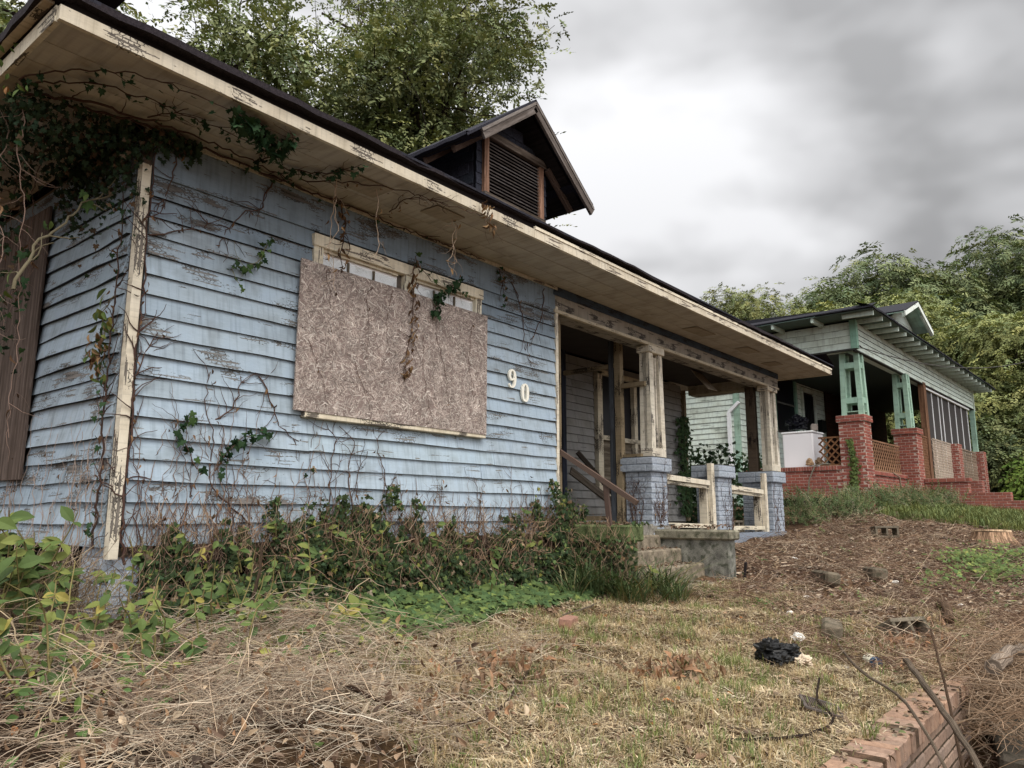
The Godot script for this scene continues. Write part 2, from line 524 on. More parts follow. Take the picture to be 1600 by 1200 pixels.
func make_ground() -> void:
	bump.seed = 5
	bump.frequency = 0.12
	bump.fractal_octaves = 3
	var xs: Array[float] = []
	var zs: Array[float] = []
	for a in [-400, -200, -100, -60, -35, -20, -12, -6, -3]: xs.append(a)
	var x := -1.5
	while x < 16.0:
		xs.append(x); x += 0.07
	while x < 46.0:
		xs.append(x); x += 0.5
	for a in [50, 60, 75, 100, 140, 200, 300, 500]: xs.append(a)
	for a in [-500, -300, -150, -80, -50, -30, -18, -10, -6, -3, -1.5]: zs.append(a)
	var z := -0.6
	while z < 4.8:
		zs.append(z); z += 0.06
	for a in [5, 5.5, 6.2, 7, 8, 10, 14, 20, 35, 60, 120, 300]: zs.append(a)
	var m := mb()
	var nx := xs.size()
	for j in zs.size():
		for i in nx:
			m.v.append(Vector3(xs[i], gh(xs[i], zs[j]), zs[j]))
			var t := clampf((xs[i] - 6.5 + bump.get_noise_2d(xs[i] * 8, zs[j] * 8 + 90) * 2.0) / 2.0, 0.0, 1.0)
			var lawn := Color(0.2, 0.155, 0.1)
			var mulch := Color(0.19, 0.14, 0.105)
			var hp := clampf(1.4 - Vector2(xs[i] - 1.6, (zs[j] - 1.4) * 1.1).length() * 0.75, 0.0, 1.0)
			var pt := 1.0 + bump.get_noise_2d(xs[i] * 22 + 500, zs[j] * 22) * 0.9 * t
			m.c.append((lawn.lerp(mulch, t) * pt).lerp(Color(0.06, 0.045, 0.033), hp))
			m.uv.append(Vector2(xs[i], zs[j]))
			m.n.append(Vector3.UP)
	for j in zs.size() - 1:
		for i in nx - 1:
			var q := j * nx + i
			m.ix.append_array([q, q + 1, q + nx, q + 1, q + nx + 1, q + nx])
	for j in range(1, zs.size() - 1):
		for i in range(1, nx - 1):
			var q := j * nx + i
			m.n[q] = (m.v[q + nx] - m.v[q - nx]).cross(m.v[q + 1] - m.v[q - 1]).normalized()
	setting("ground", m, M.soil)

# ---------------------------------------------------------------- shared building pieces
func sub(called: String, parent: Node3D, world := true) -> Node3D:
	var o := Node3D.new()
	o.name = called
	parent.add_child(o, true)
	if world: o.position = -parent.position
	return o

# lapped boards: one mesh per board. o is the lower left corner seen from outside, u runs right, nrm out
func siding(parent: Node3D, o: Vector3, u: Vector3, nrm: Vector3, length: float, y0: float, y1: float, e: float, holes: Array, pick: Callable, longest := 3.2, sag := 0.003, world := true) -> void:
	var rows := int(round((y1 - y0) / e))
	e = (y1 - y0) / rows
	for r in rows:
		var y := y0 + r * e
		var spans := [Vector2(0, length)]
		for h in holes:
			if y + e * 0.5 > h.position.y and y + e * 0.5 < h.end.y:
				var nextspans := []
				for s in spans:
					if h.end.x <= s.x or h.position.x >= s.y: nextspans.append(s)
					else:
						if h.position.x - s.x > 0.02: nextspans.append(Vector2(s.x, h.position.x))
						if s.y - h.end.x > 0.02: nextspans.append(Vector2(h.end.x, s.y))
				spans = nextspans
		for s in spans:
			var a: float = s.x
			while a < s.y - 0.01:
				var b: float = minf(s.y, a + rf(0.45, 1.0) * longest)
				if s.y - b < 0.4: b = s.y
				var m := mb()
				var got: Array = pick.call(y, (a + b) * 0.5)
				m.col = got[1]
				var seg := maxi(1, int(ceil((b - a) / 0.5)))
				var off := rf(-0.002, 0.003)
				var pb: Array[Vector3] = []
				var pt: Array[Vector3] = []
				for k in seg + 1:
					var t := lerpf(a + 0.001, b - 0.0015, k / float(seg))
					var base := o + u * t
					var w := rf(-sag, sag)
					pb.append(base + Vector3(0, y + w - 0.004, 0) + nrm * (0.029 + off + rf(-sag, sag) * 0.8))
					pt.append(base + Vector3(0, y + e + 0.012, 0) + nrm * 0.004)
				for k in seg:
					var ua := lerpf(0, b - a, k / float(seg))
					var ub := lerpf(0, b - a, (k + 1) / float(seg))
					m.quad(pb[k], pb[k + 1], pt[k + 1], pt[k], Vector2(ua, 0), Vector2(ub, 0), Vector2(ub, e), Vector2(ua, e))
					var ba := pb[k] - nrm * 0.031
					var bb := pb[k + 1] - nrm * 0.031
					m.col = Color(got[1].r * 0.1, got[1].g * 0.1, got[1].b * 0.1)      # lower edge coloured near black to deepen the shadow line under the lap
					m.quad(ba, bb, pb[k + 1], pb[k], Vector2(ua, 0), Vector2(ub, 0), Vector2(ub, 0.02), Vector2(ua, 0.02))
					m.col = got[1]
				m.quad(pb[0] - nrm * 0.031, pb[0], pt[0], pt[0] - nrm * 0.003)
				m.quad(pb[seg], pb[seg] - nrm * 0.031, pt[seg] - nrm * 0.003, pt[seg])
				P("siding_board", m, got[0], parent, world)
				a = b

# a pier or wall of separate bricks; returns nothing, bricks go under parent. Box from lo to hi (local axes)
func bricks(parent: Node3D, lo: Vector3, hi: Vector3, cl: float, ch: float, joint: float, tone: Callable, matl: Material, mortar: Color, mortar_mat: Material, world := true, chamfer := 0.006, limit := 100000) -> int:
	var core := mb(mortar)
	core.box(Transform3D(Basis(), (lo + hi) * 0.5), hi - lo - Vector3(1, 0, 1) * 0.012)
	P("mortar", core, mortar_mat, parent, world)
	var rows := maxi(1, int(round((hi.y - lo.y) / ch)))
	ch = (hi.y - lo.y) / rows
	var made := 0
	var rest := mb()
	var shapes := {}
	for r in rows:
		for side in 4:
			# the ring of bricks round the box: each side owns one corner
			var alongx := side % 2 == 0
			var ln: float = (hi.x - lo.x) if alongx else (hi.z - lo.z)
			var start := 0.0
			var d := 0.1
			if alongx and hi.z - lo.z < 0.22: d = (hi.z - lo.z) * 0.5
			if not alongx and hi.x - lo.x < 0.22: d = (hi.x - lo.x) * 0.5
			var a := 0.0 if r % 2 == side % 2 else d
			var stop := ln - (0.0 if r % 2 == side % 2 else d)
			if alongx != (r % 2 == 0):
				a = d; stop = ln - d
			else:
				a = 0.0; stop = ln
			var cnt := maxi(1, int(round((stop - a) / cl)))
			var w := (stop - a) / cnt
			for k in cnt:
				var c := a + (k + 0.5) * w
				var p: Vector3
				var s: Vector3
				var proud := rf(-0.002, 0.003)
				if alongx:
					p = Vector3(lo.x + c, lo.y + (r + 0.5) * ch, (lo.z + d * 0.5 - proud) if side == 0 else (hi.z - d * 0.5 + proud))
					s = Vector3(w - joint, ch - joint, d)
				else:
					p = Vector3((lo.x + d * 0.5 - proud) if side == 1 else (hi.x - d * 0.5 + proud), lo.y + (r + 0.5) * ch, lo.z + c)
					s = Vector3(d, ch - joint, w - joint)
				var m: MB = mb() if made < limit else rest
				m.col = tone.call()
				m.cbox(Transform3D(Basis.from_euler(Vector3(rf(-0.006, 0.006), rf(-0.008, 0.008), rf(-0.006, 0.006))), p), s, chamfer)
				if made < limit: P("brick", m, matl, parent, world)
				made += 1
	if rest.v.size():
		var o := P("brickwork", rest, matl, parent, world)
		o.set_meta("kind", "stuff")
	return made

# ---------------------------------------------------------------- the blue house
var HB := Vector3(2.06, 0.98, 0)

func lattice_column(parent: Node3D, c: Vector3, w: float, d: float, y0: float, y1: float) -> void:
	var t := sub("porch_column", parent)
	var pw := minf(w * 0.27, d * 0.62)
	var tone := func() -> Color: return jit(Color(0.98, 0.97, 0.95), 0.07)
	for sx in [-1.0, 1.0]:
		for sz in [-1.0, 1.0]:
			var m := mb(tone.call())
			var lean := 0.012
			var p0 := Vector3(c.x + sx * (w - pw) * 0.5, y0 + 0.1, c.z + sz * (d - pw) * 0.5)
			var p1 := Vector3(c.x + sx * ((w - pw) * 0.5 - lean), y1 - 0.09, c.z + sz * ((d - pw) * 0.5 - lean))
			m.bar(p0, p1, pw, pw, Vector3(0, 0, 1))
			P("corner_post", m, M.cream_old, t)
	for q in [[y0, 0.12, 1.0], [y1 - 0.1, 0.1, 1.12]]:
		var m := mb(tone.call())
		m.cbox(XF(Vector3(c.x, q[0] + q[1] * 0.5, c.z)), Vector3(w * q[2], q[1], d * q[2] + 0.01), 0.008)
		P("block", m, M.cream_old, t)
	for k in 2:
		var s := mb(tone.call() * 0.9)
		s.box(XF(Vector3(c.x + (k - 0.5) * w * 0.17, (y0 + y1) * 0.5 - 0.03, c.z + d * 0.5 - 0.05), 0, 0, rf(-0.01, 0.01)), Vector3(w * 0.1, y1 - y0 - 0.24, 0.03))
		P("slat", s, M.cream_old, t)
	var sl := mb(tone.call())
	sl.box(XF(Vector3(c.x - w * 0.5 + 0.035, (y0 + y1) * 0.5, c.z)), Vector3(0.022, y1 - y0 - 0.2, d - pw * 1.6))
	P("side_board", sl, M.cream_old, t)
	var bk := mb(Color(0.6, 0.55, 0.5))
	bk.box(XF(Vector3(c.x, (y0 + y1) * 0.5, c.z - d * 0.2)), Vector3(w * 0.7, y1 - y0 - 0.22, 0.02))
	P("back_board", bk, M.cream_old, t)

func shingle_roof(parent: Node3D, x0: float, x1: float, z0: float, z1: float, y: float, slope: float, tone: Color, step := 0.16) -> void:
	# a hip roof over the rectangle, in courses
	var half := minf(x1 - x0, z1 - z0) * 0.5
	var n := int(half / step)
	for side in 4:
		var m := mb(tone)
		for k in n:
			var a := k * step
			var b := minf(half, a + step * 1.06)
			var ya := y + a * slope + 0.014
			var yb := y + b * slope + 0.002
			var q: Array
			match side:
				0: q = [Vector3(x0 + a, ya, z1 - a), Vector3(x1 - a, ya, z1 - a), Vector3(x1 - b, yb, z1 - b), Vector3(x0 + b, yb, z1 - b)]
				1: q = [Vector3(x1 - a, ya, z1 - a), Vector3(x1 - a, ya, z0 + a), Vector3(x1 - b, yb, z0 + b), Vector3(x1 - b, yb, z1 - b)]
				2: q = [Vector3(x1 - a, ya, z0 + a), Vector3(x0 + a, ya, z0 + a), Vector3(x0 + b, yb, z0 + b), Vector3(x1 - b, yb, z0 + b)]
				3: q = [Vector3(x0 + a, ya, z0 + a), Vector3(x0 + a, ya, z1 - a), Vector3(x0 + b, yb, z1 - b), Vector3(x0 + b, yb, z0 + b)]
			m.quad(q[0], q[1], q[2], q[3])
			m.quad(q[0] - Vector3(0, 0.02, 0), q[1] - Vector3(0, 0.02, 0), q[1], q[0])
		P("roof_slope", m, M.shingle, parent, parent.get_parent() == self and parent.get_meta("turned", false) == false)

func ragged_edge(m: MB, a: Vector3, b: Vector3, out: Vector3, t: float) -> void:    # the uneven rim of shingles along an eave
	var n := int(a.distance_to(b) / 0.16)
	var pv := out * rf(0, 0.02)
	var pd := rf(0, 0.012)
	for k in n:
		var p := a.lerp(b, k / float(n))
		var q := a.lerp(b, (k + 1) / float(n))
		var nv := out * (0.018 * sin(k * 0.23) + rf(-0.008, 0.012))
		var nd := 0.012 * sin(k * 0.13 + 1.0) + rf(-0.004, 0.006)
		var dp := Vector3(0, -t - pd, 0)
		var dq := Vector3(0, -t - nd, 0)
		m.quad(p + pv + dp, q + nv + dq, q + nv, p + pv)
		m.quad(p + pv, q + nv, q - out * 0.4 + Vector3(0, 0.16, 0), p - out * 0.4 + Vector3(0, 0.16, 0))
		m.quad(q + nv + dq, p + pv + dp, p - out * 0.12 + dp * 0.8, q - out * 0.12 + dq * 0.8)
		pv = nv; pd = nd

func make_blue_house() -> void:
	var h := thing("house", "derelict pale blue clapboard house with boarded window, deep eaves and open porch", "house", HB)
	var H := HB
	# carcass behind the boards
	var m := mb(Color(0.12, 0.1, 0.085))
	m.box(XF(Vector3(4.36, 2.79, -0.06)), Vector3(4.5, 2.7, 0.1))
	m.box(XF(Vector3(2.12, 2.79, -4.5)), Vector3(0.1, 2.7, 8.95))
	m.box(XF(Vector3(6.62, 2.7, -0.9)), Vector3(0.1, 2.5, 1.5))
	m.box(XF(Vector3(9.75, 2.7, -1.66)), Vector3(6.3, 2.5, 0.12))
	m.box(XF(Vector3(12.86, 2.7, -5.3)), Vector3(0.1, 2.7, 7.2))
	m.box(XF(Vector3(7.4, 2.7, -8.95)), Vector3(10.7, 2.7, 0.1))
	P("wall_core", m, M.dull, h)
	# front wall
	var fw := sub("front_wall", h)
	var tint := Color(0.86, 0.9, 0.925)
	var pick := func(y: float, x: float) -> Array:
		var k := rng.randf()
		var c := jit(tint, 0.1, 0.02)
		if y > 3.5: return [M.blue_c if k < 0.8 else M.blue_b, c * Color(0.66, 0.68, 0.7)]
		if y > 3.0 and x < 1.4: return [M.blue_b if k < 0.5 else (M.blue_c if k < 0.72 else M.blue_a), c]
		if y > 3.0 and x > 3.3: return [M.blue_b if k < 0.6 else M.blue_a, c * 0.95]
		return [M.blue_a if k < 0.74 else (M.blue_b if k < 0.97 else M.blue_c), c]
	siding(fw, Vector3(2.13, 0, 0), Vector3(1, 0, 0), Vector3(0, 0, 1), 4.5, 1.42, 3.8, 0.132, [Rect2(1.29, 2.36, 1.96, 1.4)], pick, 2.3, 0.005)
	# left wall
	var lw := sub("side_wall", h)
	var pick2 := func(y: float, x: float) -> Array:
		var k := rng.randf()
		var c := jit(tint, 0.08, 0.015)
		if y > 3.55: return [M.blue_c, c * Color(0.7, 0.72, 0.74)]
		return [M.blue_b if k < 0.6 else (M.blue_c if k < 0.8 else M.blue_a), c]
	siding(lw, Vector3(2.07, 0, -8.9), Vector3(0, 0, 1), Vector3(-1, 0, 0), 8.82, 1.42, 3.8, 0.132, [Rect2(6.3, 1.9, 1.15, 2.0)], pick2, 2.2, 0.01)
	# plain frieze boards above the lapped ones
	for q in [[Vector3(2.13, 3.95, 0.012), Vector3(4.4, 3.95, 0.012)], [Vector3(4.402, 3.95, 0.012), Vector3(6.63, 3.95, 0.012)], [Vector3(2.058, 3.95, -0.06), Vector3(2.058, 3.95, -4.0)], [Vector3(2.058, 3.95, -4.003), Vector3(2.058, 3.95, -8.9)]]:
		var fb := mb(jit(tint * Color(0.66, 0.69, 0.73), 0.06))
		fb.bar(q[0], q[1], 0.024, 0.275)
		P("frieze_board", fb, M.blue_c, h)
	# corner boards and trim
	var t := mb(Color(1, 0.98, 0.94))
	t.bar(Vector3(2.075, 1.34, 0.012), Vector3(2.075, 3.86, 0.012), 0.058, 0.062, Vector3(0, 0, 1))
	P("corner_board", t, M.cream_old, h)
	t = mb(Color(0.95, 0.93, 0.9))
	t.bar(Vector3(6.655, 1.42, 0.0), Vector3(6.655, 3.9, 0.0), 0.045, 0.06, Vector3(0, 0, 1))
	P("corner_board", t, M.cream, h)
	t = mb(Color(0.66, 0.65, 0.63))
	t.box(XF(Vector3(4.36, 4.105, 0.02)), Vector3(4.6, 0.035, 0.04))
	P("frieze_trim", t, M.cream, h)
	# soffit: boards running along the eaves
	for k in 3:
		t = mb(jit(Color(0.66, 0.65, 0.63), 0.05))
		t.box(XF(Vector3(7.72, 4.14 + k * 0.0015, 0.12 + k * 0.25)), Vector3(12.9, 0.022, 0.246))
		P("soffit_board", t, M.soffit, h)
	for k in 3:
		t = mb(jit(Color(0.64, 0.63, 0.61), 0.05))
		t.box(XF(Vector3(1.39 + k * 0.246, 4.146 + k * 0.0015, -4.5)), Vector3(0.242, 0.022, 8.95))
		P("soffit_board", t, M.soffit, h)
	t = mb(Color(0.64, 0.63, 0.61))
	t.box(XF(Vector3(13.65, 4.144, -4.5)), Vector3(1.1, 0.022, 9.0))
	P("soffit_board", t, M.soffit, h)
	# loose panels of the soffit
	for q in [[3.5, 0.42, 0.5, 0.24], [4.35, 0.5, 0.34, 0.2], [9.6, 0.35, 0.6, 0.22], [11.2, 0.4, 0.5, 0.2], [12.5, 0.3, 0.35, 0.25]]:
		t = mb(Color(0.5, 0.46, 0.4))
		t.box(XF(Vector3(q[0], 4.122, q[1]), rf(-0.02, 0.02), 0.02, 0.01), Vector3(q[2], 0.006, q[3]))
		P("soffit_patch", t, M.soffit, h)
	# fascia
	var x := 1.25
	while x < 14.2:
		var e := minf(14.2, x + rf(3.0, 4.2))
		if 14.2 - e < 1.0: e = 14.2
		t = mb(jit(Color(0.84, 0.81, 0.76), 0.06))
		t.bar(Vector3(x, 4.165, 0.76), Vector3(e - 0.004, 4.165 + rf(-0.004, 0.004), 0.76), 0.03, 0.082)
		P("fascia", t, M.cream if rng.randf() < 0.4 else M.cream_old, h)
		if x > 3.8:
			t = mb(jit(Color(0.95, 0.92, 0.86), 0.05))
			t.bar(Vector3(x, 4.222, 0.772), Vector3(e - 0.005, 4.222 + rf(-0.003, 0.003), 0.772), 0.024, 0.028)
			P("drip_mould", t, M.cream, h)
		x = e
	for q in [[0.74, -3.2], [-3.21, -8.9]]:
		t = mb(Color(0.85, 0.83, 0.78))
		t.bar(Vector3(1.255, 4.165, q[0]), Vector3(1.255, 4.165, q[1]), 0.03, 0.09)
		P("fascia", t, M.cream_old, h)
	t = mb(L(34, 30, 30))
	t.bar(Vector3(1.28, 4.24, 0.728), Vector3(14.17, 4.24, 0.728), 0.024, 0.12)
	t.bar(Vector3(1.286, 4.24, 0.7), Vector3(1.286, 4.24, -8.9), 0.024, 0.12)
	P("roof_edge_board", t, M.dull, h)
	t = mb(Color(0.75, 0.7, 0.65))
	t.bar(Vector3(1.22, 4.245, 0.7), Vector3(1.2, 4.275, -1.6), 0.05, 0.02)
	P("loose_trim", t, M.cream_old, h)
	t = mb(Color(0.9, 0.88, 0.84))
	t.bar(Vector3(14.19, 4.18, 0.74), Vector3(14.19, 4.18, -8.9), 0.03, 0.115)
	P("fascia", t, M.cream, h)
	# roof
	var dark := L(58, 58, 64)
	shingle_roof(h, 1.2, 14.25, -9.6, 0.8, 4.29, 0.42, dark)
	t = mb(L(58, 52, 54))
	ragged_edge(t, Vector3(1.2, 4.3, 0.8), Vector3(14.27, 4.3, 0.8), Vector3(0, 0, 1), 0.03)
	ragged_edge(t, Vector3(1.19, 4.3, -9.5), Vector3(1.19, 4.3, 0.8), Vector3(-1, 0, 0), 0.05)
	ragged_edge(t, Vector3(14.27, 4.3, 0.8), Vector3(14.27, 4.3, -9.5), Vector3(1, 0, 0), 0.05)
	P("shingle_rim", t, M.shingle, h)
	# dormer
	var d := sub("dormer", h)
	var DX := 6.89
	var bl := L(72, 75, 84)
	t = mb(bl * 0.5)
	t.box(XF(Vector3(DX, 5.45, -2.2)), Vector3(1.38, 1.2, 2.7))
	P("dormer_core", t, M.dull, d)
	var louv := Rect2(6.30, 5.36, 1.18, 0.8)
	var row := 0
	var y := 4.9
	while y < 6.5:
		# front shingles
		var a := 6.2 - 0.08 * (row % 2)
		while a < 7.58:
			var w := rf(0.17, 0.25)
			var b := minf(a + w, 7.58)
			var ce := (a + b) * 0.5
			var roofy := 6.6 - absf(ce - DX) * 0.77 - 0.1
			if y < roofy and b - maxf(a, 6.2) > 0.03:
				var lo := maxf(a, 6.2)
				var parts := [Vector2(lo, b)]
				if y + 0.13 > louv.position.y and y + 0.02 < louv.end.y:
					parts = []
					if lo < louv.position.x - 0.02: parts.append(Vector2(lo, minf(b, louv.position.x)))
					if b > louv.end.x + 0.02: parts.append(Vector2(maxf(lo, louv.end.x), b))
				for q in parts:
					t = mb(jit(bl, 0.16))
					t.box(XF(Vector3((q.x + q.y) * 0.5, y + 0.07, -0.795), 0, -0.07), Vector3(q.y - q.x - 0.006, 0.15, 0.012))
					P("shingle", t, M.shingle, d)
			a += w
		# side shingles, left and right
		for s in [-1.0, 1.0]:
			var z := -0.83 - 0.07 * (row % 2)
			while z > -2.6 and y < 5.95:
				var w := rf(0.17, 0.25)
				t = mb(jit(bl, 0.16))
				t.box(XF(Vector3(DX + s * 0.697, y + 0.07, z - w * 0.5), 0, 0, s * 0.07), Vector3(0.012, 0.15, w - 0.006))
				P("shingle", t, M.shingle, d)
				z -= w
		y += 0.14
		row += 1
	t = mb(L(30, 28, 30))
	t.box(XF(Vector3(DX, 5.76, -0.86)), Vector3(1.2, 0.8, 0.02))
	P("louvre_back", t, M.dull, d)
	for s in [6.345, 7.435]:
		t = mb(L(172, 138, 118))
		t.cbox(XF(Vector3(s, 5.72, -0.77)), Vector3(0.085, 0.76, 0.05), 0.004)
		P("louvre_trim", t, M.wood, d)
	t = mb(L(118, 108, 100))
	t.cbox(XF(Vector3(DX, 6.135, -0.76)), Vector3(1.26, 0.1, 0.06), 0.004)
	P("louvre_head", t, M.wood, d)
	t = mb(L(100, 92, 86))
	t.cbox(XF(Vector3(DX, 5.345, -0.76)), Vector3(1.2, 0.05, 0.07), 0.004)
	P("louvre_sill", t, M.wood, d)
	for k in 16:
		t = mb(jit(L(140, 137, 138), 0.15))
		t.box(XF(Vector3(DX, 5.4 + k * 0.0435, -0.785), 0, 0.62, rf(-0.004, 0.004)), Vector3(0.99, 0.012, 0.055))
		P("louvre_slat", t, M.wood, d)
	# dormer roof
	for s in [-1.0, 1.0]:
		t = mb(dark)
		var ridge := Vector3(DX, 6.69, 0)
		var eave := Vector3(DX + s * 1.26, 5.72, 0)
		var nrm := Vector3(s * 0.77, 1, 0).normalized()
		var cen := (ridge + eave) * 0.5 + Vector3(0, 0, -2.0)
		var bx: Vector3 = (eave - ridge).normalized() * s
		t.box(Transform3D(Basis(bx, nrm, Vector3(0, 0, 1)), cen - nrm * 0.012), Vector3(ridge.distance_to(eave), 0.03, 3.16))
		ragged_edge(t, eave + Vector3(0, 0.02, -0.42 if s < 0 else -3.5), eave + Vector3(0, 0.02, -3.5 if s < 0 else -0.42), Vector3(s, 0, 0), 0.03)
		P("dormer_roof", t, M.shingle, d)
		t = mb(L(50, 47, 48))
		t.box(Transform3D(Basis(bx, nrm, Vector3(0, 0, 1)), cen - nrm * 0.05 + Vector3(0, 0, -0.05)), Vector3(ridge.distance_to(eave) - 0.05, 0.03, 3.0))
		P("roof_deck", t, M.wood, d)
		t = mb(L(122, 116, 113))
		t.bar(ridge + Vector3(-s * 0.004, -0.1, -0.44), eave.lerp(ridge, 0.22 if s < 0 else 0.0) + Vector3(0, -0.1, -0.44), 0.035, 0.13, nrm)
		P("rake_board", t, M.wood, d)
		t = mb(L(140, 136, 134))
		t.bar(ridge + Vector3(0, -0.05, -0.425), eave.lerp(ridge, 0.2 if s < 0 else 0.0) + Vector3(0, -0.05, -0.425), 0.03, 0.035, nrm)
		P("rake_mould", t, M.wood, d)
		for k in 4:
			t = mb(L(118, 102, 92) if k < 2 else L(80, 72, 68))
			var zz := -0.72 - k * 0.45
			t.bar(eave.lerp(ridge, 0.5) + Vector3(0, -0.12, zz), eave.lerp(ridge, 0.08) + Vector3(0, -0.12, zz), 0.05, 0.1, nrm)
			P("rafter_tail", t, M.wood, d)
	# window behind the strand board
	var w := sub("window", h)
	for q in [[3.445, 3.06, 0.09, 1.42], [5.335, 3.06, 0.09, 1.42], [4.42, 3.06, 0.12, 1.36]]:
		t = mb(jit(Color(1, 0.98, 0.92), 0.04))
		t.cbox(XF(Vector3(q[0], q[1], 0.012)), Vector3(q[2], q[3], 0.06), 0.005)
		P("frame", t, M.cream, w)
	t = mb(Color(1, 0.98, 0.92))
	t.cbox(XF(Vector3(4.39, 3.735, 0.018)), Vector3(2.0, 0.1, 0.075), 0.005)
	P("frame", t, M.cream, w)
	t = mb(Color(1, 0.97, 0.9))
	t.cbox(XF(Vector3(4.39, 2.345, 0.025)), Vector3(2.06, 0.045, 0.09), 0.005)
	P("sill", t, M.cream_old, w)
	for s in 2:
		var x0 := 3.49 if s == 0 else 4.48
		t = mb(Color(0.8, 0.76, 0.68))
		t.box(XF(Vector3(x0 + 0.4, 3.675, 0.012)), Vector3(0.8, 0.03, 0.024))
		P("sash", t, M.cream, w)
		for k in 3:
			var g := mb()
			g.box(XF(Vector3(x0 + 0.135 + k * 0.27, 3.31, 0.004)), Vector3(0.255, 0.65, 0.004))
			P("pane", g, M.glass, w)
			if k < 2:
				t = mb(L(120, 112, 104))
				t.box(XF(Vector3(x0 + 0.27 + k * 0.27, 3.31, 0.008)), Vector3(0.016, 0.66, 0.016))
				P("muntin", t, M.cream, w)
		t = mb(L(236, 235, 236))
		t.box(XF(Vector3(x0 + 0.4, 3.3, -0.005)), Vector3(0.82, 0.75, 0.006))
		P("blind", t, M.plain, w)
	# house number
	var nb := sub("house_number", h)
	for q in [["9", 5.845, 2.81], ["0", 6.055, 2.69]]:
		var tm := TextMesh.new()
		tm.text = q[0]
		var f := SystemFont.new()
		f.font_names = PackedStringArray(["Droid Serif"])
		f.font_weight = 700
		tm.font = f
		tm.font_size = 64
		tm.pixel_size = 0.0038
		tm.depth = 0.022
		tm.horizontal_alignment = HORIZONTAL_ALIGNMENT_CENTER
		tm.vertical_alignment = VERTICAL_ALIGNMENT_BOTTOM
		var mm := StandardMaterial3D.new()
		mm.albedo_color = Color8(240, 236, 222)
		mm.roughness = 0.6
		tm.material = mm
		var o := part("digit", tm, nb, false)
		o.position = Vector3(q[1], q[2], 0.045)
		o.scale = Vector3(1.0, 1.06, 1)
	# porch: beam, ceiling, floor
	t = mb(Color(0.6, 0.59, 0.58))
	t.box(XF(Vector3(10.05, 3.995, -0.13)), Vector3(6.9, 0.29, 0.3))
	P("porch_beam", t, M.cream_bad, h)
	t = mb(L(96, 104, 116))
	t.box(XF(Vector3(10.05, 4.08, 0.025)), Vector3(6.9, 0.1, 0.02))
	P("beam_board", t, M.blue_c, h)
	t = mb(Color(0.8, 0.77, 0.7))
	t.box(XF(Vector3(10.05, 3.845, 0.02)), Vector3(6.9, 0.035, 0.04))
	P("beam_trim", t, M.cream_old, h)
	t = mb(Color(0.5, 0.47, 0.43))
	t.box(XF(Vector3(13.2, 3.98, -0.9)), Vector3(0.3, 0.3, 1.24))
	P("porch_beam", t, M.cream_old, h)
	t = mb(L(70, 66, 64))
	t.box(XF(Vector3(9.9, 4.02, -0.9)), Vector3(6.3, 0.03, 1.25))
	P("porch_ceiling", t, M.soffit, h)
	t = mb(L(190, 184, 176))
	t.box(XF(Vector3(11.8, 3.85, -0.62), 0.2, 0.9, 0.1), Vector3(0.5, 0.01, 0.45))
	P("hanging_ceiling_panel", t, M.soffit, h)
	t = mb(Color(0.9, 0.9, 0.9))
	t.box(XF(Vector3(7.94, 1.36, -0.8)), Vector3(2.7, 0.26, 1.66))
	t.box(XF(Vector3(11.4, 1.19, -0.82)), Vector3(4.2, 0.26, 1.6))
	P("porch_floor", t, M.concrete, h)
	t = mb(L(140, 150, 164))
	t.box(XF(Vector3(12.1, 1.15, -0.06)), Vector3(2.6, 0.36, 0.24))
	P("porch_curb", t, M.brick, h)
	# back wall of the porch
	var bw := sub("porch_wall", h)
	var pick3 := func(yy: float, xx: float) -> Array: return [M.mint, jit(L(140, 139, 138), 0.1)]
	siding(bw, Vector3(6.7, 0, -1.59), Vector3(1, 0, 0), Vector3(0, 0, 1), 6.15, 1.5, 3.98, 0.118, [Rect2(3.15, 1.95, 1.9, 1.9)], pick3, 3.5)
	t = mb(L(150, 140, 124))
	t.box(XF(Vector3(12.88, 2.7, -1.56)), Vector3(0.08, 2.4, 0.1))
	P("wall_trim", t, M.cream_old, bw)
	var pw := sub("porch_window", h)
	for q in [[9.95, 0.14], [10.6, 0.12], [11.05, 0.1], [11.7, 0.12]]:
		t = mb(jit(Color(0.9, 0.87, 0.8), 0.05))
		t.box(XF(Vector3(q[0], 2.87, -1.55)), Vector3(q[1], 1.95, 0.07))
		P("frame", t, M.cream_old, pw)
	for q in [3.84, 2.8, 1.93]:
		t = mb(Color(0.85, 0.82, 0.75))
		t.box(XF(Vector3(10.8, q, -1.545)), Vector3(1.85, 0.07, 0.06))
		P("rail", t, M.cream_old, pw)
	t = mb(L(40, 40, 44))
	t.box(XF(Vector3(10.8, 3.3, -1.6)), Vector3(1.7, 1.0, 0.01))
	P("pane", t, M.gloss, pw)
	t = mb(L(128, 122, 110))
	t.box(XF(Vector3(10.8, 2.36, -1.595)), Vector3(1.7, 0.85, 0.012))
	P("wooden_panel", t, M.wood, pw)
	# screen partition
	var sp := sub("screen_partition", h)
	for q in [[-0.42, 0.09, L(168, 156, 138)], [-0.52, 0.07, L(84, 90, 100)], [-1.36, 0.08, L(50, 58, 74)]]:
		t = mb(q[2])
		t.box(XF(Vector3(8.7, 2.72, q[0])), Vector3(0.09, 2.45, q[1]))
		P("post", t, M.cream_old if q[1] > 0.085 else M.wood, sp)
	for q in [[3.6, -1.4, -0.46], [3.31, -0.38, -0.02], [2.36, -0.38, -0.1], [1.56, -1.4, -0.46]]:
		t = mb(L(160, 148, 130))
		t.box(XF(Vector3(8.7, q[0], (q[1] + q[2]) * 0.5)), Vector3(0.06, 0.06, q[2] - q[1]))
		P("rail", t, M.cream_old, sp)
	t = mb(L(150, 138, 120))
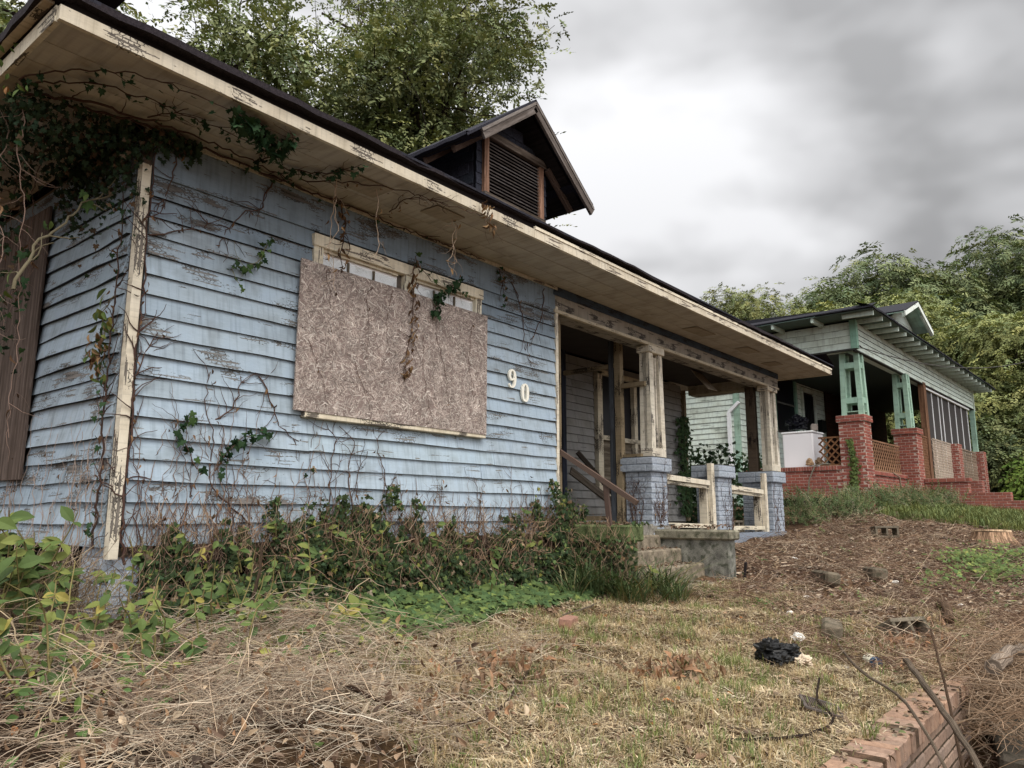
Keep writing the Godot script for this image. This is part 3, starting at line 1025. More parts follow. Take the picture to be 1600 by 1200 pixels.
	t.box(XF(Vector3(6.78, 2.7, -0.06)), Vector3(0.05, 2.5, 0.06))
	P("door_jamb", t, M.cream_old, h)
	# brick piers, columns and rails
	var bt := func() -> Color: return jit(L(172, 182, 194), 0.1, 0.01)
	var mo := L(150, 160, 174)
	for q in [[8.7, 9.13, -0.36, 0.03, 1.32], [10.72, 11.22, -0.33, 0.03, 1.24], [12.9, 13.42, -0.5, 0.03, 1.14]]:
		var p := sub("brick_pier", h)
		bricks(p, Vector3(q[0], q[4], q[2]), Vector3(q[1], 2.16, q[3]), 0.21, 0.072, 0.009, bt, M.brick, mo, M.brick, true, 0.007)
		bricks(p, Vector3(q[0] - 0.05, 2.16, q[2] - 0.05), Vector3(q[1] + 0.05, 2.34, q[3] + 0.05), 0.27, 0.09, 0.008, bt, M.brick, mo, M.brick, true, 0.008)
		var cap := mb(L(150, 150, 148))
		cap.cbox(XF(Vector3((q[0] + q[1]) * 0.5, 2.345, (q[2] + q[3]) * 0.5)), Vector3(q[1] - q[0] + 0.08, 0.016, q[3] - q[2] + 0.08), 0.006)
		P("cap", cap, M.concrete, p)
	lattice_column(h, Vector3(8.94, 0, -0.06), 0.38, 0.17, 2.35, 3.84)
	lattice_column(h, Vector3(13.18, 0, -0.06), 0.4, 0.17, 2.35, 3.86)
	t = mb(L(112, 100, 90))
	t.box(XF(Vector3(13.05, 3.1, -0.32)), Vector3(0.12, 1.5, 0.16))
	P("rear_post", t, M.cream_bad, h)
	for q in [[9.14, 10.52, 2.1, 2.06], [11.24, 12.6, 2.02, 1.98]]:
		var r := sub("porch_rail", h)
		t = mb(Color(1, 0.98, 0.93))
		t.bar(Vector3(q[0], q[2] + 0.008, -0.06), Vector3(q[1], q[3] + 0.008, -0.06), 0.11, 0.07)
		P("top_rail", t, M.cream_old, r)
		t = mb(Color(0.85, 0.82, 0.76))
		t.bar(Vector3(q[0], q[2] - 0.055, -0.06), Vector3(q[1], q[3] - 0.055, -0.06), 0.06, 0.045)
		P("under_rail", t, M.cream_old, r)
		t = mb(Color(1, 0.97, 0.9))
		t.bar(Vector3(q[0], 1.475 if q[0] < 10 else 1.41, -0.06), Vector3(q[1], 1.445 if q[0] < 10 else 1.395, -0.06), 0.09, 0.06)
		P("bottom_rail", t, M.cream_old, r)
		t = mb(Color(1, 0.97, 0.92))
		t.bar(Vector3(q[1] + 0.09, 1.24, -0.03), Vector3(q[1] + 0.09, 2.36 if q[0] < 10 else 2.3, -0.03), 0.1, 0.07, Vector3(0, 0, 1))
		P("rail_post", t, M.cream_old, r)
		t = mb(Color(0.95, 0.92, 0.87))
		t.bar(Vector3(q[1] + 0.02, 1.26, -0.13), Vector3(q[1] + 0.02, 2.0, -0.13), 0.04, 0.12, Vector3(0, 0, 1))
		P("rail_post", t, M.cream_old, r)
	# foundation pier at the corner
	var fp := sub("foundation_pier", h)
	bricks(fp, Vector3(2.08, 0.8, -0.42), Vector3(2.46, 1.42, -0.02), 0.2, 0.075, 0.009, func() -> Color: return jit(L(206, 219, 234), 0.06), M.brick, L(190, 204, 220), M.brick, true)
	t = mb(L(60, 52, 46))
	t.box(XF(Vector3(4.4, 1.18, -0.3)), Vector3(4.4, 0.5, 0.1))
	t.box(XF(Vector3(2.5, 1.18, -4.6)), Vector3(0.1, 0.5, 8.2))
	P("foundation_wall", t, M.concrete, h)
	t = mb(L(120, 112, 104))
	t.box(XF(Vector3(4.38, 1.385, -0.04)), Vector3(4.5, 0.07, 0.06))
	P("sill_board", t, M.wood, h)

func make_house_things() -> void:
	# the strand board over the window, its relief and strands in the material
	var m := mb()
	m.uo = Vector2.ZERO
	m.col = Color(1, 1, 1)
	var t := XF(Vector3.ZERO, 0, 0, -0.006)
	m.box(t, Vector3(2.16, 1.17, 0.014))
	whole("strand_board", m, M.osb, "large weathered strand board sheet nailed over the front window of the blue house", "board", Vector3(4.34, 2.945, 0.07))
	var sb: Node3D = get_node("strand_board")
	for q in [[-1.03, 0.53], [-0.5, 0.55], [0.1, 0.54], [0.62, 0.55], [1.03, 0.52], [-1.04, 0.05], [1.04, 0.02], [-1.03, -0.53], [-0.4, -0.54], [0.3, -0.55], [1.02, -0.54]]:
		m = mb(L(70, 60, 56))
		m.tube(PackedVector3Array([Vector3(q[0], q[1], 0.004), Vector3(q[0], q[1], 0.0095)]), PackedFloat32Array([0.006, 0.0055]), 8, true)
		P("screw", m, M.iron, sb, false)
	# plywood over the side window
	m = mb(L(116, 104, 98))
	m.box(XF(Vector3.ZERO, 0, 0.01), Vector3(0.02, 2.08, 1.2))
	whole("plywood_board", m, M.wood, "dark brown plywood sheet nailed over the side window of the blue house", "board", Vector3(2.015, 2.9, -2.0))
	# front steps
	var s := thing("front_steps", "mossy concrete steps between low cheek blocks leading up to the blue house porch", "steps", Vector3(7.8, 0.85, 0.5))
	for q in [[1.0, 0.62, 0.85], [0.68, 0.88, 1.03], [0.38, 0.55, 1.2], [0.1, 0.3, 1.36]]:
		m = mb(jit(Color(0.8, 0.72, 0.62), 0.05))
		var zf: float = q[0]
		m.cbox(XF(Vector3(7.85, q[2] - 0.14, zf - 0.3), rf(-0.006, 0.006), 0, rf(-0.006, 0.006)), Vector3(1.86, 0.28, 0.6), 0.02)
		P("step", m, M.concrete, s)
	m = mb(Color(0.72, 0.76, 0.76))
	m.cbox(XF(Vector3(8.88, 1.1, 0.42)), Vector3(0.2, 0.52, 1.14), 0.015)
	P("cheek_block", m, M.concrete, s)
	m = mb(Color(0.8, 0.8, 0.7))
	m.cbox(XF(Vector3(8.88, 1.365, 0.42), 0.0, 0.0, 0.0), Vector3(0.28, 0.12, 1.24), 0.02)
	P("cheek_cap", m, M.concrete, s)
	m = mb(Color(0.27, 0.31, 0.21))
	m.cbox(XF(Vector3(6.85, 1.05, 0.42)), Vector3(0.2, 0.6, 0.78), 0.015)
	P("cheek_block", m, M.concrete, s)
	m = mb(Color(0.42, 0.56, 0.28))
	m.cbox(XF(Vector3(6.85, 1.42, 0.42)), Vector3(0.3, 0.17, 0.88), 0.02)
	P("cheek_cap", m, M.concrete, s)
	# handrail
	var hr := thing("handrail", "rusty brown metal handrail slanting down beside the porch steps", "handrail", Vector3(6.72, 1.5, 0.6))
	m = mb(L(92, 76, 68))
	m.bar(Vector3(6.71, 2.29, 0.0), Vector3(6.71, 1.72, 0.95), 0.04, 0.05)
	P("rail", m, M.iron, hr)
	m = mb(L(86, 70, 62))
	m.bar(Vector3(6.72, 1.48, 0.62), Vector3(6.72, 1.93, 0.58), 0.035, 0.05)
	P("post", m, M.iron, hr)
	# fallen boards in the porch
	for q in [[Vector3(9.05, 2.5, -1.35), Vector3(9.6, 1.55, -0.75), 0.1, L(70, 62, 57), "splintered dark board leaning across the porch back wall"], [Vector3(8.8, 2.22, -1.3), Vector3(9.75, 1.54, -0.85), 0.13, L(116, 110, 102), "pale grey board slumped below the dark leaning board in the porch"]]:
		m = mb(q[3])
		var mid: Vector3 = (q[0] + q[1]) * 0.5
		mid.y = 1.5
		m.bar(q[0] - mid, q[1] - mid, q[2], 0.025, Vector3(0, 0.3, 1))
		whole("fallen_board", m, M.wood, q[4], "board", mid, "boards fallen inside the porch")
# ---------------------------------------------------------------- the green house next door (its own axes: x along its front, z towards the street)
func NP(called: String, m: MB, matl: Material, parent: Node3D) -> MeshInstance3D:
	var o := P(called, m, matl, parent, false)
	if parent.get_parent() == self: o.position.y = -1.8
	return o

func NS(called: String, parent: Node3D) -> Node3D:
	var o := sub(called, parent, false)
	o.position.y = -1.8
	return o

func lattice(parent: Node3D, a: Vector3, b: Vector3, h: float, step: float, tone: Color, strip := 0.035) -> void:
	# crossed strips from a to b, h high
	var m := mb(tone)
	var ln := a.distance_to(b)
	var u := (b - a) / ln
	var nrm := u.cross(Vector3.UP)
	for dirn in [-1.0, 1.0]:
		var s := -h
		while s < ln + h:
			# the strip runs from (s, 0) to (s + h, h) or mirrored, clipped to the panel
			var x0 := s
			var x1 := s + h
			var y0 := 0.0
			var y1 := h
			if x0 < 0: y0 = -x0; x0 = 0
			if x1 > ln: y1 = h - (x1 - ln); x1 = ln
			if x1 - x0 > 0.02:
				m.col = jit(tone, 0.12)
				var off: Vector3 = nrm * 0.006 * dirn
				var ya := y0
				var yb := y1
				if dirn < 0: ya = h - y0; yb = h - y1
				m.bar(a + u * x0 + Vector3(0, ya, 0) + off, a + u * x1 + Vector3(0, yb, 0) + off, 0.01, strip, nrm.cross(u + Vector3.UP * dirn))
			s += step
	for q in [0.015, h - 0.015]:
		m.col = tone
		m.bar(a + Vector3(0, q, 0) + nrm * 0.016, b + Vector3(0, q, 0) + nrm * 0.016, 0.012, 0.04)
	var o := NP("lattice_panel", m, M.wood, parent)
	o.set_meta("kind", "stuff")

func make_green_house() -> void:
	var h := thing("house", "pale green clapboard house with red brick porch piers beyond the blue house", "house", Vector3(19.3, 1.8, -0.1))
	h.rotation.y = deg_to_rad(-2.0)
	h.set_meta("turned", true)
	var mint := L(214, 226, 218)
	var green := L(138, 176, 158)
	var m := mb(L(60, 56, 52))
	m.box(XF(Vector3(7.15, 1.85, -1.75)), Vector3(14.1, 0.36, 3.3))
	NP("porch_floor", m, M.concrete, h)
	m = mb(L(70, 66, 62))
	m.box(XF(Vector3(7.15, 3.9, -8.2)), Vector3(14.0, 4.4, 10.0))
	NP("wall_core", m, M.dull, h)
	# back wall of the porch, with door and window; the left wall beyond the porch
	var pw := NS("porch_wall", h)
	var pk := func(_y: float, _x: float) -> Array: return [M.mint, jit(mint, 0.05)]
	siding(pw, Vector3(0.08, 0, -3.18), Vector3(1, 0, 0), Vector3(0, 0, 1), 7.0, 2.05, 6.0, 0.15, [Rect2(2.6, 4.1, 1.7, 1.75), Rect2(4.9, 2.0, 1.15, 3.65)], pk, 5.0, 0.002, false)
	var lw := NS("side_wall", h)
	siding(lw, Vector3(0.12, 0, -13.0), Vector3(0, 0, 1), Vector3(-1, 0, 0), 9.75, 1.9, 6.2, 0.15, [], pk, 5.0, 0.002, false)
	m = mb(L(156, 184, 170))
	m.box(XF(Vector3(0.12, 4.0, -3.17)), Vector3(0.13, 4.3, 0.13))
	NP("corner_board", m, M.mint, h)
	m = mb(L(70, 44, 36))
	m.box(XF(Vector3(10.5, 4.0, -3.12)), Vector3(7.0, 4.0, 0.06))
	NP("dark_porch_wall", m, M.wood, h)
	var dr := NS("door", h)
	m = mb(L(22, 22, 28))
	m.box(XF(Vector3(5.47, 3.75, -3.2)), Vector3(1.1, 3.45, 0.04))
	NP("door_leaf", m, M.gloss, dr)
	for q in [4.92, 6.02]:
		m = mb(jit(mint, 0.05))
		m.box(XF(Vector3(q, 3.8, -3.14)), Vector3(0.14, 3.6, 0.07))
		NP("door_frame", m, M.mint, dr)
	m = mb(mint)
	m.box(XF(Vector3(5.47, 5.58, -3.14)), Vector3(1.26, 0.14, 0.07))
	NP("door_frame", m, M.mint, dr)
	for k in 8:
		m = mb(L(40, 40, 46))
		m.box(XF(Vector3(5.02 + k * 0.13, 3.75, -3.16)), Vector3(0.022, 3.4, 0.022))
		NP("security_bar", m, M.iron, dr)
	var wn := NS("window", h)
	m = mb(L(26, 28, 30))
	m.box(XF(Vector3(3.53, 4.97, -3.2)), Vector3(1.6, 1.7, 0.03))
	NP("pane", m, M.gloss, wn)
	for q in [2.68, 4.38]:
		m = mb(green)
		m.box(XF(Vector3(q, 4.97, -3.14)), Vector3(0.13, 1.9, 0.07))
		NP("frame", m, M.mint, wn)
	m = mb(L(90, 92, 90))
	m.box(XF(Vector3(3.53, 4.95, -3.17)), Vector3(1.6, 0.06, 0.04))
	NP("frame", m, M.mint, wn)
	m = mb(L(24, 22, 22))
	m.box(XF(Vector3(6.4, 4.5, -3.08)), Vector3(0.42, 0.4, 0.16))
	NP("letter_box", m, M.plain, h)
	# frieze of boards above the porch, front and side
	var fz := NS("frieze", h)
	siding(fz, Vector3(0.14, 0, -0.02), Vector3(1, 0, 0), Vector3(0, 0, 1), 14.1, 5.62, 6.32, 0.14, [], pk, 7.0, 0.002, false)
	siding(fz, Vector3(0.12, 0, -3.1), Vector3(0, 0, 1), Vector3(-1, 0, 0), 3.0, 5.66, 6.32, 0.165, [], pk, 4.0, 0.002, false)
	m = mb(green)
	m.box(XF(Vector3(0.12, 6.0, -0.02)), Vector3(0.15, 0.72, 0.15))
	NP("corner_board", m, M.mint, fz)
	m = mb(mint)
	m.box(XF(Vector3(14.25, 5.95, -0.02)), Vector3(0.12, 0.85, 0.12))
	NP("corner_board", m, M.mint, fz)
	m = mb(mint * 0.9)
	m.box(XF(Vector3(7.2, 5.97, -0.17)), Vector3(14.1, 0.7, 0.24))
	m.box(XF(Vector3(0.26, 5.97, -1.6)), Vector3(0.24, 0.7, 2.9))
	NP("beam", m, M.plain, fz)
	m = mb(L(60, 60, 58))
	m.box(XF(Vector3(0.1, 5.625, -1.55)), Vector3(0.12, 0.035, 3.1))
	m.box(XF(Vector3(7.2, 5.59, -0.02)), Vector3(14.2, 0.03, 0.1))
	NP("beam_trim", m, M.plain, fz)
	m = mb(L(70, 78, 74))
	m.box(XF(Vector3(7.2, 5.75, -1.7)), Vector3(13.9, 0.03, 2.9))
	NP("porch_ceiling", m, M.plain, h)
	# roof with open rafter ends
	var dark := L(60, 60, 66)
	shingle_roof(h, -0.72, 15.0, -13.4, 0.68, 6.43 - 1.8, 0.3, dark, 0.25)
	m = mb(dark * 0.75)
	ragged_edge(m, Vector3(-0.72, 6.44, 0.68), Vector3(15.0, 6.44, 0.68), Vector3(0, 0, 1), 0.035)
	ragged_edge(m, Vector3(-0.72, 6.44, -13.4), Vector3(-0.72, 6.44, 0.68), Vector3(-1, 0, 0), 0.035)
	NP("shingle_rim", m, M.shingle, h)
	m = mb(L(88, 104, 98))
	m.box(XF(Vector3(7.15, 6.395, -0.0)), Vector3(15.6, 0.02, 1.3))
	m.box(XF(Vector3(-0.28, 6.392, -6.7)), Vector3(0.84, 0.02, 12.1))
	NP("roof_deck", m, M.plain, h)
	for k in 22:
		m = mb(jit(L(200, 214, 206), 0.06))
		m.bar(Vector3(-0.45 + k * 0.715, 6.345, -0.1), Vector3(-0.45 + k * 0.715, 6.33, 0.62), 0.05, 0.12)
		NP("rafter_tail", m, M.mint, h)
	for k in 8:
		m = mb(jit(L(196, 212, 204), 0.06))
		m.bar(Vector3(0.1, 6.345, -0.75 - k * 1.0), Vector3(-0.66, 6.33, -0.75 - k * 1.0), 0.06, 0.13)
		NP("rafter_tail", m, M.mint, h)
	m = mb(L(226, 226, 224))
	m.cbox(XF(Vector3(0.4, 6.85, -3.2)), Vector3(0.5, 0.1, 0.5), 0.02)
	m.box(XF(Vector3(0.4, 6.76, -3.2)), Vector3(0.34, 0.12, 0.34))
	NP("roof_vent", m, M.plain, h)
	# dormer
	var d := NS("dormer", h)
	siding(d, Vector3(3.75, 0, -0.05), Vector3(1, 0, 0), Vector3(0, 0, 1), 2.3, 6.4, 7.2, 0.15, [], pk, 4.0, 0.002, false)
	m = mb(mint * 0.9)
	m.box(XF(Vector3(4.9, 6.75, -1.5)), Vector3(2.26, 0.95, 2.8))
	m.quad(Vector3(3.75, 7.2, -0.03), Vector3(6.05, 7.2, -0.03), Vector3(4.9, 7.68, -0.03), Vector3(4.9, 7.68, -0.03))
	NP("dormer_wall", m, M.plain, d)
	for s in [-1.0, 1.0]:
		var rg := Vector3(4.9, 7.78, 0)
		var ev := Vector3(4.9 + s * 1.6, 7.18, 0)
		var nrm := Vector3(s * 0.37, 1, 0).normalized()
		m = mb(dark)
		m.box(Transform3D(Basis((ev - rg).normalized() * s, nrm, Vector3(0, 0, 1)), (rg + ev) * 0.5 + Vector3(0, 0.02, -1.4)), Vector3(rg.distance_to(ev), 0.03, 3.7))
		NP("dormer_roof", m, M.shingle, d)
		m = mb(L(170, 200, 186))
		m.box(Transform3D(Basis((ev - rg).normalized() * s, nrm, Vector3(0, 0, 1)), (rg + ev) * 0.5 + Vector3(0, -0.015, -1.4)), Vector3(rg.distance_to(ev) - 0.03, 0.03, 3.6))
		NP("roof_deck", m, M.mint, d)
		m = mb(L(228, 236, 232))
		m.bar(rg + Vector3(0, -0.06, 0.43), ev + Vector3(0, -0.06, 0.43), 0.03, 0.14, nrm)
		NP("rake_board", m, M.mint, d)
		m = mb(L(200, 214, 206))
		m.bar(ev.lerp(rg, 0.7) + Vector3(0, -0.12, 0.38), ev + Vector3(0, -0.1, 0.38), 0.06, 0.1, nrm)
		NP("bracket", m, M.mint, d)
	# brick piers and low walls
	var bt := func() -> Color: return jit(L(150, 90, 79), 0.22, 0.05)
	var mo := L(188, 170, 158)
	var p := NS("brick_pier", h)
	bricks(p, Vector3(0.25, 1.72, -0.6), Vector3(0.85, 3.87, 0.0), 0.203, 0.0765, 0.012, bt, M.brick, mo, M.brick, false, 0.004)
	bricks(p, Vector3(0.21, 3.87, -0.64), Vector3(0.89, 4.03, 0.04), 0.203, 0.08, 0.011, bt, M.brick, mo, M.brick, false, 0.004)
	p = NS("brick_pier", h)
	bricks(p, Vector3(4.2, 1.72, -0.37), Vector3(4.8, 3.86, 0.23), 0.203, 0.0765, 0.012, bt, M.brick, mo, M.brick, false, 0.004, 200)
	bricks(p, Vector3(4.16, 3.86, -0.41), Vector3(4.84, 4.02, 0.27), 0.203, 0.08, 0.011, bt, M.brick, mo, M.brick, false, 0.004)
	for q in [[9.5, -0.3], [13.75, -0.3]]:
		p = NS("brick_pier", h)
		bricks(p, Vector3(q[0], 1.75, q[1]), Vector3(q[0] + 0.55, 3.95, q[1] + 0.55), 0.203, 0.0765, 0.012, bt, M.brick, mo, M.brick, false, 0.004, 0)
	var w := NS("side_porch_wall", h)
	bricks(w, Vector3(0.25, 1.72, -3.1), Vector3(0.47, 2.7, -0.6), 0.203, 0.0765, 0.012, bt, M.brick, mo, M.brick, false, 0.004, 260)
	bricks(w, Vector3(0.22, 2.7, -3.1), Vector3(0.5, 2.81, -0.6), 0.068, 0.11, 0.01, bt, M.brick, mo, M.brick, false, 0.004, 80)
	w = NS("front_porch_wall", h)
	bricks(w, Vector3(0.85, 1.72, -0.36), Vector3(4.2, 2.6, -0.12), 0.203, 0.0765, 0.012, bt, M.brick, mo, M.brick, false, 0.004, 120)
	bricks(w, Vector3(0.85, 2.6, -0.4), Vector3(4.2, 2.7, -0.08), 0.203, 0.1, 0.011, bt, M.brick, mo, M.brick, false, 0.004)
	var bt2 := func() -> Color: return jit(L(150, 94, 82), 0.16, 0.04)
	w = NS("stair_wall", h)
	bricks(w, Vector3(4.62, 1.45, 0.24), Vector3(4.95, 2.5, 1.3), 0.203, 0.0765, 0.009, bt2, M.brick, L(190, 172, 162), M.brick, false, 0.004)
	bricks(w, Vector3(4.58, 2.5, 0.24), Vector3(4.99, 2.61, 1.34), 0.203, 0.11, 0.009, bt2, M.brick, L(190, 172, 162), M.brick, false, 0.004)
	bricks(w, Vector3(4.62, 1.45, 1.3), Vector3(4.95, 2.2, 2.25), 0.203, 0.0765, 0.009, bt2, M.brick, L(190, 172, 162), M.brick, false, 0.004)
	bricks(w, Vector3(4.62, 1.35, 2.25), Vector3(4.95, 1.98, 4.2), 0.203, 0.0765, 0.009, bt2, M.brick, L(190, 172, 162), M.brick, false, 0.004, 0)
	bricks(w, Vector3(6.6, 1.45, 0.1), Vector3(6.95, 2.6, 1.3), 0.203, 0.0765, 0.009, bt2, M.brick, L(190, 172, 162), M.brick, false, 0.004, 0)
	# porch columns of paired posts
	for q in [[0.52, -0.25, 0.34, 0.4], [4.45, -0.1, 0.28, 0.3]]:
		var c := NS("porch_column", h)
		for sx in [-1.0, 1.0]:
			for sz in [-1.0, 1.0]:
				m = mb(jit(L(158, 188, 172), 0.05))
				m.bar(Vector3(q[0] + sx * q[2] * 0.5, 4.03, q[1] + sz * q[3] * 0.5), Vector3(q[0] + sx * q[2] * 0.42, 5.6, q[1] + sz * q[3] * 0.42), 0.12, 0.12, Vector3(0, 0, 1))
				NP("post", m, M.mint, c)
		for yy in [4.14, 4.42, 5.3]:
			m = mb(jit(L(152, 182, 166), 0.05))
			var tap: float = lerpf(1.0, 0.84, (yy - 4.03) / 1.57)
			m.box(XF(Vector3(q[0], yy - 0.02, q[1])), Vector3(q[2] * tap + 0.1, 0.14 if yy > 4.2 else 0.02, q[3] * tap + 0.1))
			NP("block", m, M.mint, c)
	m = mb(L(136, 104, 84))
	m.box(XF(Vector3(6.62, 3.95, -0.05)), Vector3(0.3, 3.4, 0.16))
	NP("timber_post", m, M.wood, h)
	# screens and lattice
	var sc := NS("screen_wall", h)
	var xs := [6.95, 7.95, 8.85, 9.35, 10.35, 11.35, 12.35, 13.4]
	for k in xs.size() - 1:
		m = mb()
		m.box(XF(Vector3((xs[k] + xs[k + 1]) * 0.5, 4.3, -0.1)), Vector3(xs[k + 1] - xs[k], 2.5, 0.01))
		NP("screen_panel", m, M.screen, sc)
	for k in xs.size():
		m = mb(L(232, 234, 236))
		m.box(XF(Vector3(xs[k], 4.3, -0.085)), Vector3(0.035, 2.5, 0.02))
		NP("screen_post", m, M.plain, sc)
	m = mb(L(236, 238, 238))
	m.box(XF(Vector3(10.2, 5.53, -0.05)), Vector3(6.6, 0.06, 0.06))
	NP("screen_head", m, M.plain, sc)
	m = mb(L(150, 180, 166))
	m.box(XF(Vector3(14.1, 4.6, -0.04)), Vector3(0.16, 1.9, 0.16))
	NP("timber_post", m, M.mint, h)
	lattice(h, Vector3(0.9, 2.72, -0.24), Vector3(4.18, 2.72, -0.24), 0.8, 0.19, L(150, 116, 92), 0.04)
	lattice(h, Vector3(0.38, 2.82, -1.15), Vector3(0.38, 2.82, -0.62), 0.72, 0.19, L(142, 106, 78), 0.04)
	lattice(h, Vector3(4.8, 2.0, -0.02), Vector3(6.9, 2.0, -0.02), 1.95, 0.16, L(150, 112, 88), 0.045)
	lattice(h, Vector3(6.95, 2.0, 0.02), Vector3(9.5, 2.0, 0.02), 1.95, 0.16, L(196, 184, 172), 0.04)
	lattice(h, Vector3(10.0, 2.0, 0.02), Vector3(13.7, 2.0, 0.02), 1.9, 0.2, L(150, 136, 122), 0.045)
	m = mb(L(226, 228, 230))
	m.bar(Vector3(0.02, 2.6, -3.35), Vector3(0.02, 4.35, -3.35), 0.09, 0.09, Vector3(0, 0, 1))
	m.bar(Vector3(0.02, 4.35, -3.35), Vector3(0.02, 4.6, -3.05), 0.08, 0.08)
	NP("downspout", m, M.plain, h)

func at_green(x: float, y: float, z: float) -> Vector3:
	return Transform3D(Basis(Vector3.UP, deg_to_rad(-2.0)), Vector3(19.3, 0, -0.1)) * Vector3(x, y, z)

func make_porch_clutter() -> void:
	var a := thing("washing_machine", "white enamelled appliance box standing on the green house porch by the low brick wall", "appliance", at_green(0.95, 2.05, -1.75))
	a.rotation.y = deg_to_rad(-2)
	var m := mb(L(238, 236, 238))
	m.cbox(XF(Vector3(0, 0.83, 0)), Vector3(0.78, 1.66, 0.8), 0.03)
	P("cabinet", m, M.gloss, a, false)
	m = mb(L(246, 246, 246))
	m.cbox(XF(Vector3(0, 1.68, 0)), Vector3(0.82, 0.05, 0.84), 0.015)
	P("lid", m, M.gloss, a, false)
	var b := mb(L(20, 20, 24))
	crumple(b, Vector3(0, 0.22, 0), Vector3(0.24, 0.26, 0.3), 7)
	whole("bin_bag", b, M.gloss, "black plastic bag heaped on top of the white appliance", "bag", at_green(0.9, 3.76, -1.85))
	b = mb(L(150, 140, 132))
	b.cbox(XF(Vector3(0, 0.09, 0), 0.4), Vector3(0.3, 0.18, 0.16), 0.02)
	whole("small_carton", b, M.dull, "small grey carton beside the black bag on the white appliance", "carton", at_green(0.85, 3.76, -1.4))
	for q in [[0.42, 2.82, -1.42, "tan clay pot on the low brick wall beside the white appliance", L(168, 140, 110)], [0.42, 2.82, -1.2, "brown wrinkled bundle on the low brick wall nearest the pier", L(120, 98, 78)]]:
		b = mb(q[4])
		crumple(b, Vector3(0, 0.1, 0), Vector3(0.1, 0.12, 0.1), 3 + int(q[2] * 10))
		whole("small_pot" if q[2] < -1.3 else "bundle", b, M.dull, q[3], "pot" if q[2] < -1.3 else "bundle", at_green(q[0], q[1], q[2]))
	var pts := PackedVector3Array()
	var rr := PackedFloat32Array()
	for q in [[0.5, 2.84, -0.75], [0.3, 2.87, -1.0], [0.16, 2.83, -1.2], [0.14, 2.5, -1.35], [0.12, 2.1, -1.42], [0.08, 1.82, -1.35]]:
		pts.append(at_green(q[0], q[1], q[2])); rr.append(0.018)
	m = mb(L(108, 104, 92))
	m.tube(pts, rr, 6)
	tag(P("garden_hose", m, M.plain, self), "grey hose hanging over the low brick wall below the white appliance", "hose")
	pts = PackedVector3Array(); rr = PackedFloat32Array()
	for q in [[2.8, 2.72, -0.1], [2.95, 2.6, 0.02], [3.0, 2.3, 0.02], [3.2, 2.05, 0.1], [3.5, 1.8, 0.3]]:
		pts.append(at_green(q[0], q[1], q[2])); rr.append(0.022)
	m = mb(L(128, 112, 96))
	m.tube(pts, rr, 6)
	tag(P("garden_hose", m, M.plain, self), "tan hose hanging down the front brick wall left of the second brick pier", "hose")
	# overhead wires
	var k := 0
	for q in [[Vector3(19.4, 5.7, 0.0), Vector3(42, 9.6, -3.0), "thin dark wire from the green house corner up to the right hand trees"], [Vector3(19.4, 5.66, 0.0), Vector3(30, 6.9, 3.4), "lower thin wire leaving the green house corner towards the right"]]:
		pts = PackedVector3Array(); rr = PackedFloat32Array()
		for i in 13:
			var t := i / 12.0
			pts.append(q[0].lerp(q[1], t) - Vector3(0, 2.2 * t * (1 - t), 0)); rr.append(0.012)
		m = mb(L(70, 68, 66))
		m.tube(pts, rr, 4)
		tag(P("overhead_wire", m, M.plain, self), q[2], "wire", "overhead wires")

func crumple(m: MB, c: Vector3, r: Vector3, sd: int) -> void:       # a crumpled lump: ridges and hollows, flat below
	var f := FastNoiseLite.new()
	f.seed = sd
	f.frequency = 1.0
	f.noise_type = FastNoiseLite.TYPE_SIMPLEX_SMOOTH
	var n := 30
	var pts: Array[Vector3] = []
	for j in n + 1:
		var b := PI * j / n - PI * 0.5
		for i in n + 1:
			var a := TAU * (i % n) / n
			var d := Vector3(cos(a) * cos(b), sin(b), sin(a) * cos(b))
			var s := f.get_noise_3dv(d * 1.1)
			var t := absf(f.get_noise_3dv(d * 1.9 + Vector3(5, 0, 0)))
			var u := absf(f.get_noise_3dv(d * 4.2 + Vector3(0, 9, 0)))
			var k := 0.95 + 0.45 * s - 0.55 * t + 0.12 * (0.3 - u)
			var p := d * r * k
			p.y = maxf(p.y, -r.y * 0.55)
			pts.append(c + p)
	for j in n:
		for i in n:
			var q := j * (n + 1) + i
			m.quad(pts[q], pts[q + n + 1], pts[q + n + 2], pts[q + 1])

# ---------------------------------------------------------------- things lying in the yard
func cinder_block(at: Vector3, ry: float, rx: float, label: String) -> void:
	var o := thing("cinder_block", label, "cinder block", at, "cinder blocks in the yard")
	o.rotation = Vector3(rx, ry, 0)
	var c := L(196, 188, 176)
	for q in [[Vector3(0, 0.1, 0.08), Vector3(0.4, 0.19, 0.035)], [Vector3(0, 0.1, -0.08), Vector3(0.4, 0.19, 0.035)], [Vector3(-0.18, 0.1, 0), Vector3(0.035, 0.188, 0.124)], [Vector3(0, 0.1, 0), Vector3(0.035, 0.188, 0.124)], [Vector3(0.18, 0.1, 0), Vector3(0.035, 0.188, 0.124)]]:
		var m := mb(jit(c, 0.05))
		m.cbox(XF(q[0]), q[1], 0.004)
		P("web" if q[1].x < 0.1 else "face", m, M.concrete, o, false)

func on_ground(x: float, z: float, up := 0.0) -> Vector3:
	return Vector3(x, gh(x, z) + up, z)

